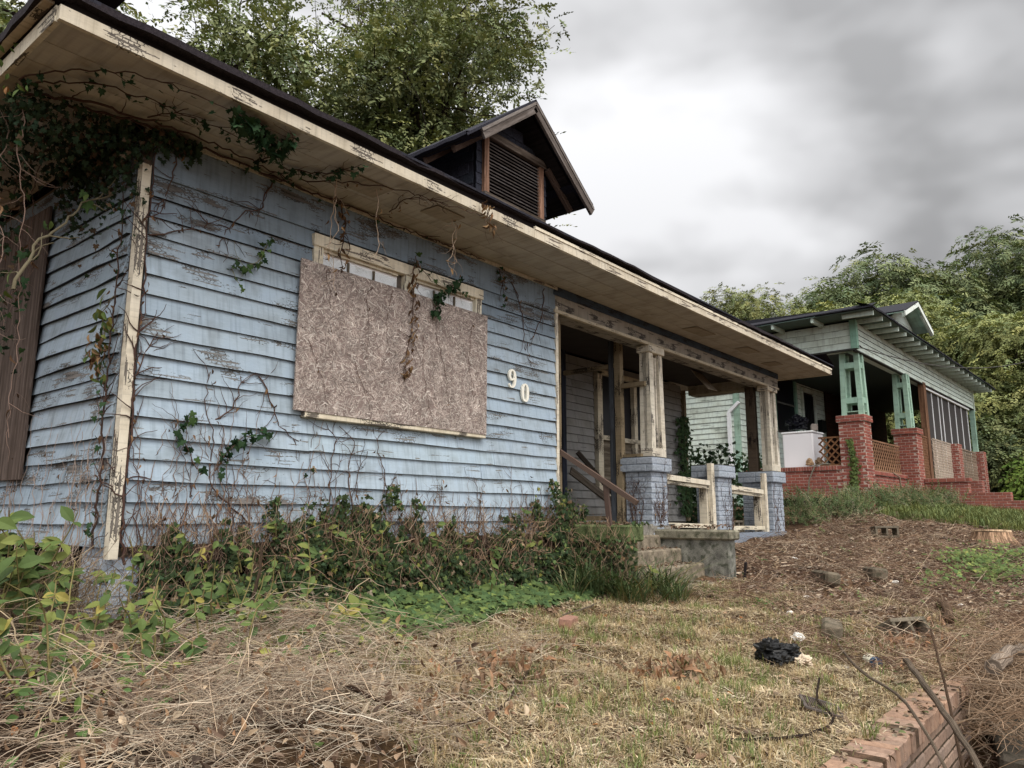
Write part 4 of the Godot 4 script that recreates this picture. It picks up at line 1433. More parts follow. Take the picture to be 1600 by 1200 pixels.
func stick(called: String, label: String, cat: String, pts: Array, r: float, c: Color, group := "") -> void:
	var o := MeshInstance3D.new()
	var base: Vector3 = pts[0]
	var m := mb(c)
	var pp := PackedVector3Array()
	var rr := PackedFloat32Array()
	var curve := Curve3D.new()
	for i in pts.size():
		var p: Vector3 = pts[i] - base
		var tn: Vector3 = (pts[mini(i + 1, pts.size() - 1)] - pts[maxi(i - 1, 0)]) * 0.16
		curve.add_point(p, -tn, tn)
	var n := maxi(6, pts.size() * 4)
	for i in n + 1:
		pp.append(curve.sample_baked(curve.get_baked_length() * i / n) + rdir() * r * 0.25)
		rr.append(r * (1.0 - 0.35 * i / n) * rf(0.9, 1.12))
	m.tube(pp, rr, 7, true)
	whole(called, m, M.bark, label, cat, base, group)

func make_yard_things() -> void:
	# tree stump, freshly cut
	var p := on_ground(15.05, 2.9, -0.03)
	var st := thing("tree_stump", "freshly cut tree stump with pale top at the right edge of the yard", "stump", p)
	var m := mb(L(214, 180, 152))
	var pp := PackedVector3Array([Vector3(0, -0.05, 0), Vector3(0, 0.05, 0), Vector3(0.01, 0.11, 0), Vector3(0.01, 0.18, 0)])
	m.tube(pp, PackedFloat32Array([0.42, 0.35, 0.3, 0.29]), 16)
	P("trunk", m, M.bark, st, false)
	m = mb(L(248, 222, 190))
	m.tube(PackedVector3Array([Vector3(0.01, 0.175, 0), Vector3(0.012, 0.205, 0)]), PackedFloat32Array([0.285, 0.28]), 16, true)
	P("cut_face", m, M.wood, st, false)
	cinder_block(on_ground(14.3, 1.38, 0.06), -0.9, PI * 0.5 - 0.08, "cinder block lying on the mulch left of the tree stump")
	cinder_block(on_ground(7.3, 3.1, -0.03), -0.5, PI * 0.5 - 0.5, "cinder block sunk among the dead vines at the right of the yard")
	cinder_block(Vector3(12.0, 1.42, -0.4), 0.0, PI * 0.5, "cinder block standing on the blue house porch behind the right hand rail")
	# concrete edging pieces
	var k := 0
	for q in [[9.2, 1.95, 0.7, 0.55, "left concrete edging piece half buried in mulch before the steps"], [9.75, 2.35, 0.6, 0.45, "right concrete edging piece half buried in mulch before the steps"], [6.7, 2.75, 0.45, 0.3, "flat grey stone by the grass edge behind the white paper"]]:
		m = mb(L(196, 186, 172))
		m.cbox(XF(Vector3(0, 0.04, 0), q[3], 0.12, rf(-0.08, 0.08)), Vector3(q[2], 0.14, 0.16), 0.025)
		whole("edging_stone", m, M.concrete, q[4], "stone", on_ground(q[0], q[1]))
	m = mb(L(160, 124, 108))
	m.cbox(XF(Vector3(0, 0.04, 0), 0.35, 0.08), Vector3(0.21, 0.075, 0.1), 0.008)
	whole("loose_brick", m, M.brick, "loose reddish brick lying at the edge of the ground ivy", "brick", on_ground(4.85, 1.4))
	m = mb(L(118, 112, 108))
	m.cbox(XF(Vector3(0, 0.02, 0), -0.15, 0.03), Vector3(0.24, 0.03, 0.06), 0.004)
	whole("wood_scrap", m, M.wood, "short grey wood scrap lying on bare litter near the vine heap", "board", on_ground(3.0, 1.55))
	m = mb(L(34, 32, 32))
	m.cbox(XF(Vector3(0, 0.1, 0), 0.3, 0.12, 0.06), Vector3(0.06, 0.2, 0.03), 0.005)
	whole("stake", m, M.plain, "short black stake standing at the corner of the concrete steps", "stake", on_ground(8.92, 1.12))
	# litter
	m = mb(L(34, 34, 38))
	crumple(m, Vector3(0, 0.07, 0), Vector3(0.14, 0.105, 0.11), 11)
	crumple(m, Vector3(0.13, 0.05, 0.08), Vector3(0.1, 0.07, 0.09), 13)
	crumple(m, Vector3(-0.06, 0.04, 0.07), Vector3(0.12, 0.06, 0.08), 23)
	whole("bin_bag", m, M.gloss, "crumpled black plastic bag lying on the dry grass", "bag", on_ground(5.42, 2.72))
	m = mb(L(228, 226, 220))
	crumple(m, Vector3(0, 0.03, 0), Vector3(0.06, 0.045, 0.055), 17)
	whole("crumpled_paper", m, M.dull, "crumpled white paper on the grass behind the black plastic bag", "paper", on_ground(6.2, 2.64))
	m = mb(L(200, 182, 160))
	crumple(m, Vector3(0, 0.03, 0), Vector3(0.075, 0.05, 0.065), 19)
	whole("crumpled_paper", m, M.dull, "crumpled tan paper on the grass in front of the black plastic bag", "paper", on_ground(5.5, 2.92))
	var cup := thing("cup", "white cup with a dark blue band lying on its side in the grass", "cup", on_ground(6.05, 3.22))
	cup.rotation = Vector3(0.1, 0.7, 0)
	m = mb(L(226, 222, 200))
	m.tube(PackedVector3Array([Vector3(-0.02, 0.045, 0), Vector3(0.075, 0.048, 0)]), PackedFloat32Array([0.042, 0.046]), 16, true)
	P("body", m, M.plain, cup, false)
	m = mb(L(52, 78, 104))
	m.tube(PackedVector3Array([Vector3(-0.05, 0.044, 0), Vector3(-0.021, 0.045, 0)]), PackedFloat32Array([0.0425, 0.0428]), 16, true)
	P("band", m, M.plain, cup, false)
	var g := thing("metal_grate", "rusty square metal grate lying in the grass by the retaining wall", "grate", on_ground(4.55, 3.32, 0.02))
	g.rotation = Vector3(0.25, 0.5, 0.1)
	m = mb(L(96, 86, 78))
	for i in 15:
		m.bar(Vector3(-0.09 + i * 0.013, 0.01, -0.09), Vector3(-0.09 + i * 0.013, 0.01, 0.09), 0.003, 0.003)
		m.bar(Vector3(-0.09, 0.013, -0.09 + i * 0.013), Vector3(0.09, 0.013, -0.09 + i * 0.013), 0.003, 0.003)
	var mesh := P("mesh", m, M.iron, g, false)
	mesh.set_meta("kind", "stuff")
	for q in [[-0.1, -0.1, 0.1, -0.1], [0.1, -0.1, 0.1, 0.1], [0.1, 0.1, -0.1, 0.1], [-0.1, 0.1, -0.1, -0.1]]:
		m = mb(L(86, 78, 74))
		m.bar(Vector3(q[0], 0.012, q[1]), Vector3(q[2], 0.012, q[3]), 0.016, 0.01)
		P("rim", m, M.iron, g, false)
	# retaining wall of brick at the lower right
	var rw := thing("retaining_wall", "low brick retaining wall with mossy rowlock top at the lower right", "wall", Vector3(4.9, 0.0, 3.72))
	var bt := func() -> Color: return jit(L(150, 130, 116), 0.22, 0.05)
	bricks(rw, Vector3(3.2, -0.05, 3.62), Vector3(6.15, 0.43, 3.78), 0.2, 0.075, 0.012, bt, M.brick, L(150, 136, 120), M.concrete, true, 0.008)
	var x := 3.2
	while x < 6.12:
		m = mb(jit(L(156, 130, 112), 0.22, 0.05))
		m.cbox(XF(Vector3(x + 0.036, 0.475 + rf(-0.003, 0.003), 3.71 + rf(-0.004, 0.004)), rf(-0.015, 0.015), rf(-0.012, 0.012), rf(-0.02, 0.02)), Vector3(0.0745, 0.09, 0.205), 0.004)
		P("brick", m, M.concrete if rng.randf() < 0.2 else M.brick, rw)
		x += 0.078
	m = mb(L(160, 140, 122))
	m.box(XF(Vector3(4.67, 0.465, 3.7)), Vector3(2.94, 0.094, 0.16))
	P("mortar", m, M.concrete, rw)
	m = mb(L(150, 144, 138))
	m.cbox(XF(Vector3(0, 0.05, 0), 0.2, 0.1, 0.08), Vector3(0.9, 0.1, 0.5), 0.02)
	whole("concrete_slab", m, M.concrete, "tilted grey concrete slab lying below the retaining wall", "slab", Vector3(6.2, 0.06, 4.15))
	# sticks and branches
	stick("cut_branch", "stout grey cut branch leaning over the retaining wall", "branch", [Vector3(5.75, 0.66, 3.5), Vector3(5.0, 0.62, 3.78), Vector3(4.3, 0.5, 4.08), Vector3(3.7, 0.3, 4.35)], 0.02, L(140, 126, 114))
	stick("cut_branch", "long thin grey branch lying from the grass onto the retaining wall", "branch", [on_ground(6.35, 2.9, 0.05), on_ground(5.4, 3.3, 0.08), Vector3(4.6, 0.62, 3.75), Vector3(4.05, 0.4, 4.05)], 0.011, L(150, 136, 122))
	stick("cut_branch", "upright thin brown branch standing behind the retaining wall", "branch", [Vector3(4.95, 0.25, 3.92), Vector3(5.0, 0.55, 3.88), Vector3(5.1, 0.95, 3.8)], 0.009, L(126, 106, 90))
	stick("cable", "dark twisted cable lying on the dry grass near the retaining wall", "cable", [on_ground(3.35, 2.95, 0.02), on_ground(3.7, 3.2, 0.03), on_ground(4.1, 3.4, 0.02), on_ground(4.4, 3.44, 0.04), on_ground(4.55, 3.3, 0.05), on_ground(4.75, 3.26, 0.15)], 0.009, L(74, 62, 58))
	stick("log", "short dead log on the mulch at the right of the yard", "log", [on_ground(7.7, 3.45, 0.05), on_ground(8.1, 3.35, 0.08), on_ground(8.55, 3.2, 0.05)], 0.045, L(120, 98, 82))
	stick("log", "pale grey weathered limb lying at the right edge over the pit", "log", [Vector3(5.95, 0.62, 3.98), Vector3(6.5, 0.66, 4.02), Vector3(7.1, 0.6, 4.1)], 0.05, L(166, 152, 142))
	stick("cut_branch", "thick brown cut branch end poking from the vine heap", "branch", [on_ground(2.15, 1.45, 0.12), on_ground(2.3, 1.55, 0.1), on_ground(2.5, 1.72, 0.02)], 0.016, L(146, 112, 84))
	stick("twig", "pale straight twig standing out of the ground ivy", "twig", [on_ground(4.35, 0.75, 0.02), on_ground(4.25, 0.6, 0.2), on_ground(4.1, 0.45, 0.36)], 0.006, L(190, 172, 150))
	stick("twig", "grey twig lying at the edge of the ground ivy by the loose brick", "twig", [on_ground(5.9, 1.0, 0.03), on_ground(5.5, 1.12, 0.07), on_ground(5.05, 1.2, 0.05)], 0.008, L(160, 148, 136))
	stick("cut_branch", "dark bent branch lying across the dry grass below the vine heap", "branch", [on_ground(2.2, 2.1, 0.1), on_ground(2.6, 2.3, 0.04), on_ground(3.0, 2.3, 0.03), on_ground(3.35, 2.1, 0.05), on_ground(3.7, 1.95, 0.03)], 0.01, L(96, 76, 64))
	stick("sapling", "dark forked sapling stem rising before the ivy bank", "sapling", [on_ground(2.55, 0.75, 0.0), on_ground(2.62, 0.68, 0.2), on_ground(2.75, 0.55, 0.42), on_ground(2.78, 0.5, 0.55)], 0.013, L(92, 78, 66))
# ---------------------------------------------------------------- plants
var leaf_meshes := {}

func leaf_kinds() -> void:
	# a few shared leaves of each sort, each in several tones
	var tones := {
		"ivy": [Color(0.022, 0.045, 0.022), Color(0.032, 0.062, 0.028), Color(0.05, 0.085, 0.03), Color(0.085, 0.13, 0.04)],
		"broad": [Color(0.07, 0.105, 0.034), Color(0.095, 0.135, 0.042), Color(0.15, 0.17, 0.05), Color(0.052, 0.08, 0.03), Color(0.26, 0.22, 0.06)],
		"dead": [Color(0.13, 0.075, 0.04), Color(0.2, 0.12, 0.065), Color(0.085, 0.05, 0.03), Color(0.27, 0.17, 0.09)],
	}
	for k in tones:
		var a := []
		for c in tones[k]:
			for s in 2:
				var m: MB = ivy_leaf() if k == "ivy" else (oval_leaf(0.26 + 0.05 * s, 0.22 + 0.12 * s, 0.25) if k == "broad" else oval_leaf(0.2, 0.5 + 0.3 * s, 0.8))
				m.c.fill(c)
				a.append(m.done(M.ivy if k == "ivy" else (M.leaf if k == "broad" else M.dry)))
		leaf_meshes[k] = a

func leaf(parent: Node3D, kind: String, x: Transform3D, lo := 0, hi := 99) -> void:
	var a: Array = leaf_meshes[kind]
	var o := MeshInstance3D.new()
	o.name = "leaf"
	o.mesh = a[rng.randi_range(lo * 2, mini(hi * 2 + 1, a.size() - 1))]
	o.transform = x
	if parent.get_parent() == self: o.transform.origin -= parent.position
	parent.add_child(o, true)

func smooth_path(pts: Array, wob: float, step := 0.05) -> PackedVector3Array:
	var curve := Curve3D.new()
	for i in pts.size():
		var tn: Vector3 = (pts[mini(i + 1, pts.size() - 1)] - pts[maxi(i - 1, 0)]) * 0.16
		curve.add_point(pts[i], -tn, tn)
	var ln := curve.get_baked_length()
	var n := maxi(4, int(ln / step))
	var out := PackedVector3Array()
	for i in n + 1:
		out.append(curve.sample_baked(ln * i / n) + rdir() * wob)
	return out

# one vine: a stem with small side shoots, and leaves of its own
func vine(called: String, label: String, pts: Array, r: float, nrm: Vector3, kinds: Array, leaves: int, size: float, tone: Color, group := "", shoots := 4) -> Node3D:
	nrm = nrm.normalized()
	var path := smooth_path(pts, 0.012)
	var v := thing(called, label, "vine", path[0], group)
	var m := mb(tone)
	var rr := PackedFloat32Array()
	for i in path.size(): rr.append(r * (1.0 - 0.6 * i / path.size()))
	m.tube(path, rr, 5)
	for s in shoots:
		var i := rng.randi_range(1, path.size() - 2)
		var p := path[i]
		var d := (path[i + 1] - path[i - 1]).normalized().rotated(nrm, rf(0.4, 1.3) * (1 if rng.randf() < 0.5 else -1))
		var q := PackedVector3Array()
		var q2 := PackedFloat32Array()
		for k in 6:
			q.append(p); q2.append(r * 0.5 * (1.0 - 0.12 * k))
			p += d * rf(0.02, 0.06)
			d = (d.rotated(nrm, rf(-0.5, 0.5)) + rdir() * 0.15).normalized()
			if k < 2: d -= nrm * d.dot(nrm) * 0.7
		m.tube(q, q2, 4)
	P("stem", m, M.twig, v)
	for k in leaves:
		var i := rng.randi_range(0, path.size() - 1)
		var kind: Array = kinds[rng.randi_range(0, kinds.size() - 1)]
		var out := (nrm * rf(0.4, 1.0) + rdir() * 0.8).normalized()
		var dn := (Vector3.DOWN + rdir() * 0.6).normalized()
		leaf(v, kind[0], oriented(out, dn, path[i] + nrm * rf(0.005, 0.04) + rdir() * size * 0.6, size * rf(0.6, 1.25)), kind[1], kind[2])
	return v

func add_stem(m: MB, dead: Sc, pts: Array, r: float, nrm: Vector3, leaves: int, size: float, tone: Color, shoots: int) -> void:
	var path := smooth_path(pts, 0.012)
	m.col = tone
	var rr := PackedFloat32Array()
	for i in path.size(): rr.append(r * (1.0 - 0.6 * i / path.size()))
	m.tube(path, rr, 4)
	for s in shoots:
		var i := rng.randi_range(1, path.size() - 2)
		var p := path[i]
		var d := (path[i + 1] - path[i - 1]).normalized().rotated(nrm, rf(0.4, 1.3) * (1 if rng.randf() < 0.5 else -1))
		var q := PackedVector3Array()
		var q2 := PackedFloat32Array()
		for k in 6:
			q.append(p); q2.append(r * 0.5 * (1.0 - 0.12 * k))
			p += d * rf(0.02, 0.06)
			d = (d.rotated(nrm, rf(-0.5, 0.5)) + rdir() * 0.15).normalized()
			if k < 2: d -= nrm * d.dot(nrm) * 0.7
		m.tube(q, q2, 3)
	for k in leaves:
		var i := rng.randi_range(0, path.size() - 1)
		dead.add(oriented(nrm * rf(0.4, 1.0) + rdir() * 0.8, Vector3.DOWN + rdir() * 0.6, path[i] + nrm * rf(0.005, 0.04) + rdir() * size * 0.6, size * rf(0.6, 1.25)), jit(Color(0.16, 0.1, 0.06), 0.5, 0.12))

func stem_mass(called: String, label: String, m: MB, dead: Sc) -> void:
	var v := thing(called, label, "dead vines", m.v[0])
	v.set_meta("kind", "stuff")
	P("stems", m, M.twig, v).set_meta("kind", "stuff")
	put("leaves", dead, oval_leaf(0.2, 0.6, 0.8).done(M.dry), v)

func P2(a: Array, axis: String, fixed: float) -> Array:      # pairs of numbers to points on a plane
	var out := []
	for i in range(0, a.size(), 2):
		match axis:
			"xy": out.append(Vector3(a[i], a[i + 1], fixed))
			"xz": out.append(Vector3(a[i], fixed, a[i + 1]))
			"zy": out.append(Vector3(fixed, a[i + 1], a[i]))
	return out

func make_vines() -> void:
	var brown := L(84, 64, 56)
	var grey := L(128, 108, 96)
	var wall_stems := ["bare brown vine running down from the soffit nearest the corner board", "long bare brown vine wandering down from the soffit left of the window", "bare vine running right from the top of the corner board", "tall bare vine rising from the ivy bank left of the window",
		"short bare vine beside the corner board at mid height", "small forked bare vine between the two low ivy sprays", "bare vine curving towards the lower left corner of the strand board", "bare vine rising under the left half of the strand board",
		"bare vine rising left of the middle under the strand board", "bare vine rising under the middle of the strand board", "bare vine hanging above the house number from the soffit", "bare vine hanging from the soffit at the porch corner"]
	var wi := -1
	for a in [[2.30, 4.08, 2.26, 3.95, 2.26, 3.85, 2.21, 3.67, 2.17, 3.61, 2.17, 3.57], [3.02, 4.08, 2.97, 4.01, 2.92, 3.82, 2.78, 3.76, 2.77, 3.71, 2.66, 3.58, 2.60, 3.44],
		[2.12, 3.40, 2.27, 3.44, 2.41, 3.52, 2.52, 3.56, 2.52, 3.63], [3.00, 1.53, 2.69, 1.78, 2.67, 1.99, 2.66, 2.17, 2.59, 2.33, 2.62, 2.56], [2.07, 2.37, 2.17, 2.59, 2.19, 2.68, 2.25, 2.76],
		[2.67, 2.23, 2.78, 2.30, 2.83, 2.41, 2.84, 2.57], [2.99, 2.59, 3.11, 2.39, 3.18, 2.23, 3.36, 2.14], [3.68, 1.42, 3.64, 1.92, 3.69, 2.16, 3.59, 2.31], [3.93, 1.43, 3.82, 1.92, 3.87, 2.18, 3.71, 2.3],
		[4.20, 1.37, 4.22, 1.83, 4.11, 2.14, 4.07, 2.30], [5.85, 3.99, 6.01, 3.75, 6.07, 3.35, 6.23, 3.10], [6.41, 4.06, 6.35, 3.68, 6.07, 3.31]]:
		wi += 1
		vine("vine_stem", wall_stems[wi], P2(a, "xy", 0.032), 0.006, Vector3(0, 0, 1), [["dead", 0, 2]], 5, 0.035, brown, "", 7)
	for k in 26:
		var q: Array = [[8.72, 9.12, 0.04, 1.5], [8.72, 9.12, 0.04, 1.5], [10.74, 11.2, 0.04, 1.3], [12.92, 13.4, 0.04, 1.25]][k % 4]
		var x := rf(q[0], q[1])
		var y: float = q[3]
		var pts := []
		while y < rf(1.8, 2.5):
			pts.append(Vector3(x, y, q[2] + (0.05 if y > 2.13 else 0.0)))
			y += rf(0.08, 0.2)
			x = clampf(x + rf(-0.07, 0.07), q[0], q[1])
		if pts.size() > 2:
			vine("vine_stem", "fine brown vine stem creeping up a blue brick porch pier", pts, rf(0.003, 0.005), Vector3(0, 0, 1), [["dead", 0, 3]], 3, 0.035, brown, "bare vine stems on the blue brick piers", 5)
	for k in 10:
		var z := rf(-0.33, 0.0)
		vine("vine_stem", "fine brown vine stem creeping up a blue brick porch pier", [Vector3(8.69, 1.5, z), Vector3(8.685, 1.75, z + rf(-0.06, 0.06)), Vector3(8.685, 2.05, clampf(z + rf(-0.1, 0.1), -0.33, 0.0))], rf(0.003, 0.005), Vector3(-1, 0, 0), [["dead", 0, 3]], 2, 0.035, brown, "bare vine stems on the blue brick piers", 5)
	# many fine stems climbing from the bank
	var fm := mb()
	var fl := Sc.new()
	for k in 80:
		var x := 2.2 + 4.3 * pow(rng.randf(), 1.3)
		var top := 1.5 + (rf(0.1, 0.9) if x < 4.4 else rf(0.05, 0.4))
		var pts := [Vector3(x, 1.25, 0.04)]
		var y := 1.25
		var px := x
		while y < top:
			y += rf(0.1, 0.22)
			px += rf(-0.07, 0.07)
			pts.append(Vector3(px, y, 0.032))
		add_stem(fm, fl, pts, rf(0.0025, 0.005), Vector3(0, 0, 1), rng.randi_range(1, 5), 0.04, jit(grey if k % 3 else brown, 0.15), 3)
	stem_mass("fine_vine_stems", "many fine dead vine stems climbing the lowest boards of the blue front wall", fm, fl)
	fm = mb()
	fl = Sc.new()
	for k in 26:
		var z := -rf(0.1, 1.9)
		var top := 1.5 + rf(0.1, 0.75)
		var pts := [Vector3(2.0, 1.25, z)]
		var y := 1.25
		while y < top:
			y += rf(0.1, 0.25)
			z += rf(-0.03, 0.11)
			pts.append(Vector3(2.03, y, minf(z, -0.05)))
		add_stem(fm, fl, pts, rf(0.0025, 0.004), Vector3(-1, 0, 0), rng.randi_range(0, 3), 0.035, jit(L(168, 150, 138), 0.15), 2)
	stem_mass("fine_vine_stems", "pale fine vine stems climbing the side wall below the plywood sheet", fm, fl)
	for a in [[3.95, 3.46, 3.89, 3.35, 3.93, 3.25, 3.93, 2.88], [3.36, 2.92, 3.48, 2.65, 3.57, 2.43], [3.80, 2.79, 3.92, 2.56, 4.00, 2.36], [4.55, 3.15, 4.59, 2.74, 4.71, 2.35], [4.71, 3.22, 4.82, 2.93, 4.91, 2.49], [3.49, 3.51, 3.54, 3.26, 3.53, 3.00], [5.2, 3.4, 5.15, 3.0, 5.22, 2.7], [4.2, 3.5, 4.12, 3.2, 4.16, 2.9]]:
		vine("vine_stem", "thin bare vine stem hanging over the strand board, %s from the left" % {3.36: "first", 3.49: "second", 3.8: "third", 3.95: "fourth", 4.2: "fifth", 4.55: "sixth", 4.71: "seventh", 5.2: "last"}[a[0]], P2(a, "xy", 0.083), 0.0024, Vector3(0, 0, 1), [["dead", 0, 1]], 2, 0.025, brown * 1.2, "bare vine stems over the strand board", 4)
	vine("dead_vine", "garland of brown curled dead leaves hanging down the middle of the strand board", P2([4.42, 3.78, 4.41, 3.45, 4.40, 3.16, 4.35, 2.93, 4.32, 2.78], "xy", 0.09), 0.006, Vector3(0, 0, 1), [["dead", 0, 3]], 90, 0.055, brown, "", 3)
	vine("dead_vine", "dark withered vine hanging over the left end of the window head", P2([3.61, 4.08, 3.66, 3.9, 3.62, 3.7, 3.64, 3.5], "xy", 0.08), 0.007, Vector3(0, 0, 1), [["dead", 0, 2]], 34, 0.05, brown * 0.7, "", 5)
	vine("ivy_vine", "dark green ivy spray over the top right corner of the strand board", P2([5.0, 3.78, 4.85, 3.66, 4.72, 3.56, 4.66, 3.38], "xy", 0.1), 0.005, Vector3(0, 0, 1), [["ivy", 0, 1]], 62, 0.058, brown, "", 5)
	vine("ivy_vine", "green ivy leaves along the window head right of the middle post", P2([4.42, 3.86, 4.6, 3.7, 4.8, 3.66, 5.1, 3.68], "xy", 0.09), 0.004, Vector3(0, 0, 1), [["ivy", 0, 2]], 22, 0.05, brown, "", 3)
	vine("ivy_vine", "small bright ivy spray alone high on the boards left of the window", P2([3.0, 3.58, 2.92, 3.42, 2.78, 3.34, 2.7, 3.3, 2.78, 3.2], "xy", 0.05), 0.004, Vector3(0, 0, 1), [["ivy", 0, 2], ["ivy", 2, 3]], 34, 0.05, L(120, 116, 84), "", 3)
	vine("ivy_vine", "left ivy spray low on the boards between corner and window", P2([2.55, 1.9, 2.48, 2.05, 2.4, 2.2, 2.5, 2.24], "xy", 0.05), 0.004, Vector3(0, 0, 1), [["ivy", 0, 2]], 26, 0.055, brown, "", 4)
	vine("ivy_vine", "right ivy spray low on the boards between corner and window", P2([2.68, 1.9, 2.75, 2.02, 2.9, 2.14, 3.05, 2.18], "xy", 0.05), 0.005, Vector3(0, 0, 1), [["ivy", 0, 1]], 46, 0.055, brown, "", 6)
	vine("ivy_vine", "dark ivy hanging beside the right end of the boarded window under the eaves", P2([5.62, 4.06, 5.66, 3.9, 5.72, 3.72], "xy", 0.06), 0.005, Vector3(0, 0, 1), [["ivy", 0, 0], ["dead", 0, 2]], 30, 0.05, brown * 0.7, "", 4)
	vine("vine_stem", "dense brown vine stems running up along the cream corner board", P2([2.14, 1.3, 2.1, 1.7, 2.12, 2.1, 2.1, 2.6, 2.12, 3.1, 2.1, 3.5, 2.13, 3.95, 2.1, 4.1], "xy", 0.045), 0.009, Vector3(0, 0, 1), [["dead", 0, 2]], 30, 0.035, brown * 0.8, "", 34)
	vine("vine_stem", "leafy dark vine running up the side wall next to the cream corner board", P2([-0.12, 1.4, -0.1, 1.9, -0.13, 2.4, -0.12, 3.0, -0.14, 3.5, -0.12, 4.0], "zy", 2.02), 0.008, Vector3(-1, 0, 0), [["ivy", 0, 1], ["dead", 0, 2]], 70, 0.042, brown * 0.7, "", 26)
	vine("leafy_vine", "yellow green leaf cluster hanging on the side wall beside the corner board", P2([-0.08, 2.98, -0.2, 2.9, -0.18, 2.75, -0.22, 2.6], "zy", 1.99), 0.004, Vector3(-1, 0, 0.4), [["broad", 1, 4], ["broad", 0, 2]], 26, 0.085, L(110, 100, 70), "", 2)
	vine("dead_vine", "brown curled leaves hanging just under the yellow green leaf cluster", P2([-0.18, 2.7, -0.2, 2.6, -0.2, 2.5], "zy", 1.985), 0.004, Vector3(-1, 0, 0.3), [["dead", 0, 3]], 30, 0.06, brown, "", 2)
	vine("leafy_vine", "three pale green leaves hanging low beside the corner board", P2([-0.1, 2.55, -0.18, 2.47, -0.22, 2.42], "zy", 1.985), 0.003, Vector3(-1, 0, 0.3), [["broad", 0, 2]], 4, 0.09, L(120, 110, 80), "", 0)
	# under the eaves
	var so := [
		["long bare arching vine with ivy leaves nearest the fascia", [1.30, 0.05, 1.44, 0.33, 1.57, 0.51, 1.77, 0.64, 1.98, 0.68, 2.25, 0.7, 2.51, 0.69, 2.76, 0.68], 34, 0.045],
		["second arching ivy vine under the soffit inside the first", [1.34, 0.04, 1.49, 0.21, 1.66, 0.37, 1.82, 0.40, 2.02, 0.42, 2.24, 0.41, 2.46, 0.42, 2.79, 0.39], 60, 0.04],
		["thick woody vine along the soffit over the house corner", [1.4, -0.1, 1.51, -0.01, 1.70, 0.12, 1.89, 0.14, 2.00, 0.16, 2.20, 0.20, 2.51, 0.20, 2.77, 0.17, 3.1, 0.12], 16, 0.04],
		["woody vine along the soffit tight against the front wall", [1.6, -0.05, 1.9, 0.07, 2.3, 0.09, 2.9, 0.07, 3.6, 0.06, 4.4, 0.06, 5.4, 0.06], 26, 0.04],
		["short forked twig on the soffit above the corner board", [1.99, 0.20, 2.11, 0.49], 3, 0.03],
		["curved vine crossing the soffit to the dark ivy bunch", [2.77, 0.17, 2.79, 0.47, 2.73, 0.69, 2.65, 0.74], 40, 0.062],
		["ivy sprig lying along the soffit towards the dormer", [2.93, 0.26, 3.11, 0.31, 3.19, 0.40, 3.28, 0.72], 44, 0.045],
		["bare dark vine with dead leaves below the dormer", [3.15, 0.18, 3.46, 0.48, 3.81, 0.65, 4.17, 0.72, 4.52, 0.79], 10, 0.04],
		["small branching twig on the soffit below the dormer", [3.98, 0.25, 3.89, 0.6, 4.17, 0.72], 8, 0.035],
	]
	for i in so.size():
		var q: Array = so[i]
		vine("soffit_vine", q[0], P2(q[1], "xz", 4.095), 0.0095 if i == 2 or i == 3 else 0.0055, Vector3(0, -1, 0), [["dead", 0, 2]] if i >= 7 else [["ivy", 0, 1]], q[2], q[3], brown * 0.75, "", 9 if i > 1 else 3)
	vine("ivy_vine", "bunch of large dark ivy leaves hanging from the soffit by the fascia", P2([2.3, 0.72, 2.45, 0.66, 2.6, 0.58, 2.7, 0.5], "xz", 4.07), 0.005, Vector3(0, -1, 0.3), [["ivy", 0, 1]], 64, 0.082, brown, "", 4)
	vine("dead_vine", "bunch of brown dead leaves hanging over the fascia below the dormer", [Vector3(4.5, 4.2, 0.82), Vector3(4.56, 4.1, 0.84), Vector3(4.57, 3.98, 0.82)], 0.004, Vector3(0, 0, 1), [["dead", 1, 3]], 24, 0.06, brown, "", 3)
	var k := 0
	for q in [[3.3, 0.4, 0.65, "first pale dead string hanging from the soffit above the window"], [3.38, 0.3, 0.85, "second pale dead string hanging from the soffit above the window"], [3.62, 0.5, 0.6, "pale curved string hanging at the window head"], [4.42, 0.55, 0.5, "long pale string hanging from the soffit right of the window middle"], [4.5, 0.5, 0.42, "short pale string hanging beside the bunch of dead leaves"]]:
		var pts := []
		for i in 6:
			pts.append(Vector3(q[0] + rf(-0.03, 0.03) * i * 0.5, 4.1 - q[2] * i / 5.0, q[1] + rf(-0.03, 0.03)))
		vine("dead_vine", q[3], pts, 0.004, Vector3(0, 0, 1), [["dead", 2, 3]], 5, 0.045, L(168, 148, 128), "", 2)
	# curtain of vines at the left eave
	for i in 16:
		var z := rf(-1.6, 0.0)
		var x := rf(1.25, 1.5 if z > -0.8 else 1.85)
		var pts := []
		var y := 4.12
		var stop := rf(1.6, 3.2)
		var nz := z
		while y > stop:
			pts.append(Vector3(x, y, nz))
			y -= rf(0.15, 0.3)
			x = clampf(x + rf(-0.06, 0.06), 1.2, 1.55 if nz > -0.8 else 1.96)
			nz += rf(-0.09, 0.09)
		vine("hanging_vine", "tangled vine hanging from the left eave before the plywood sheet", pts, rf(0.002, 0.005), Vector3(-0.5, 0, 0.8), [["ivy", 0, 2], ["dead", 0, 2], ["broad", 3, 3]], 12, 0.05, jit(brown if i % 2 else grey, 0.2), "vines hanging from the left eave", 8)
	vine("hanging_vine", "thick pale forked branch hanging across the dark corner under the left eave", [Vector3(1.45, 2.9, -0.1), Vector3(1.55, 3.2, -0.15), Vector3(1.72, 3.42, -0.2), Vector3(1.85, 3.62, -0.25), Vector3(1.98, 3.68, -0.2)], 0.011, Vector3(-1, 0, 0.5), [["broad", 1, 2], ["ivy", 1, 2]], 8, 0.07, L(112, 104, 84), "", 6)
	var mass := Sc.new()
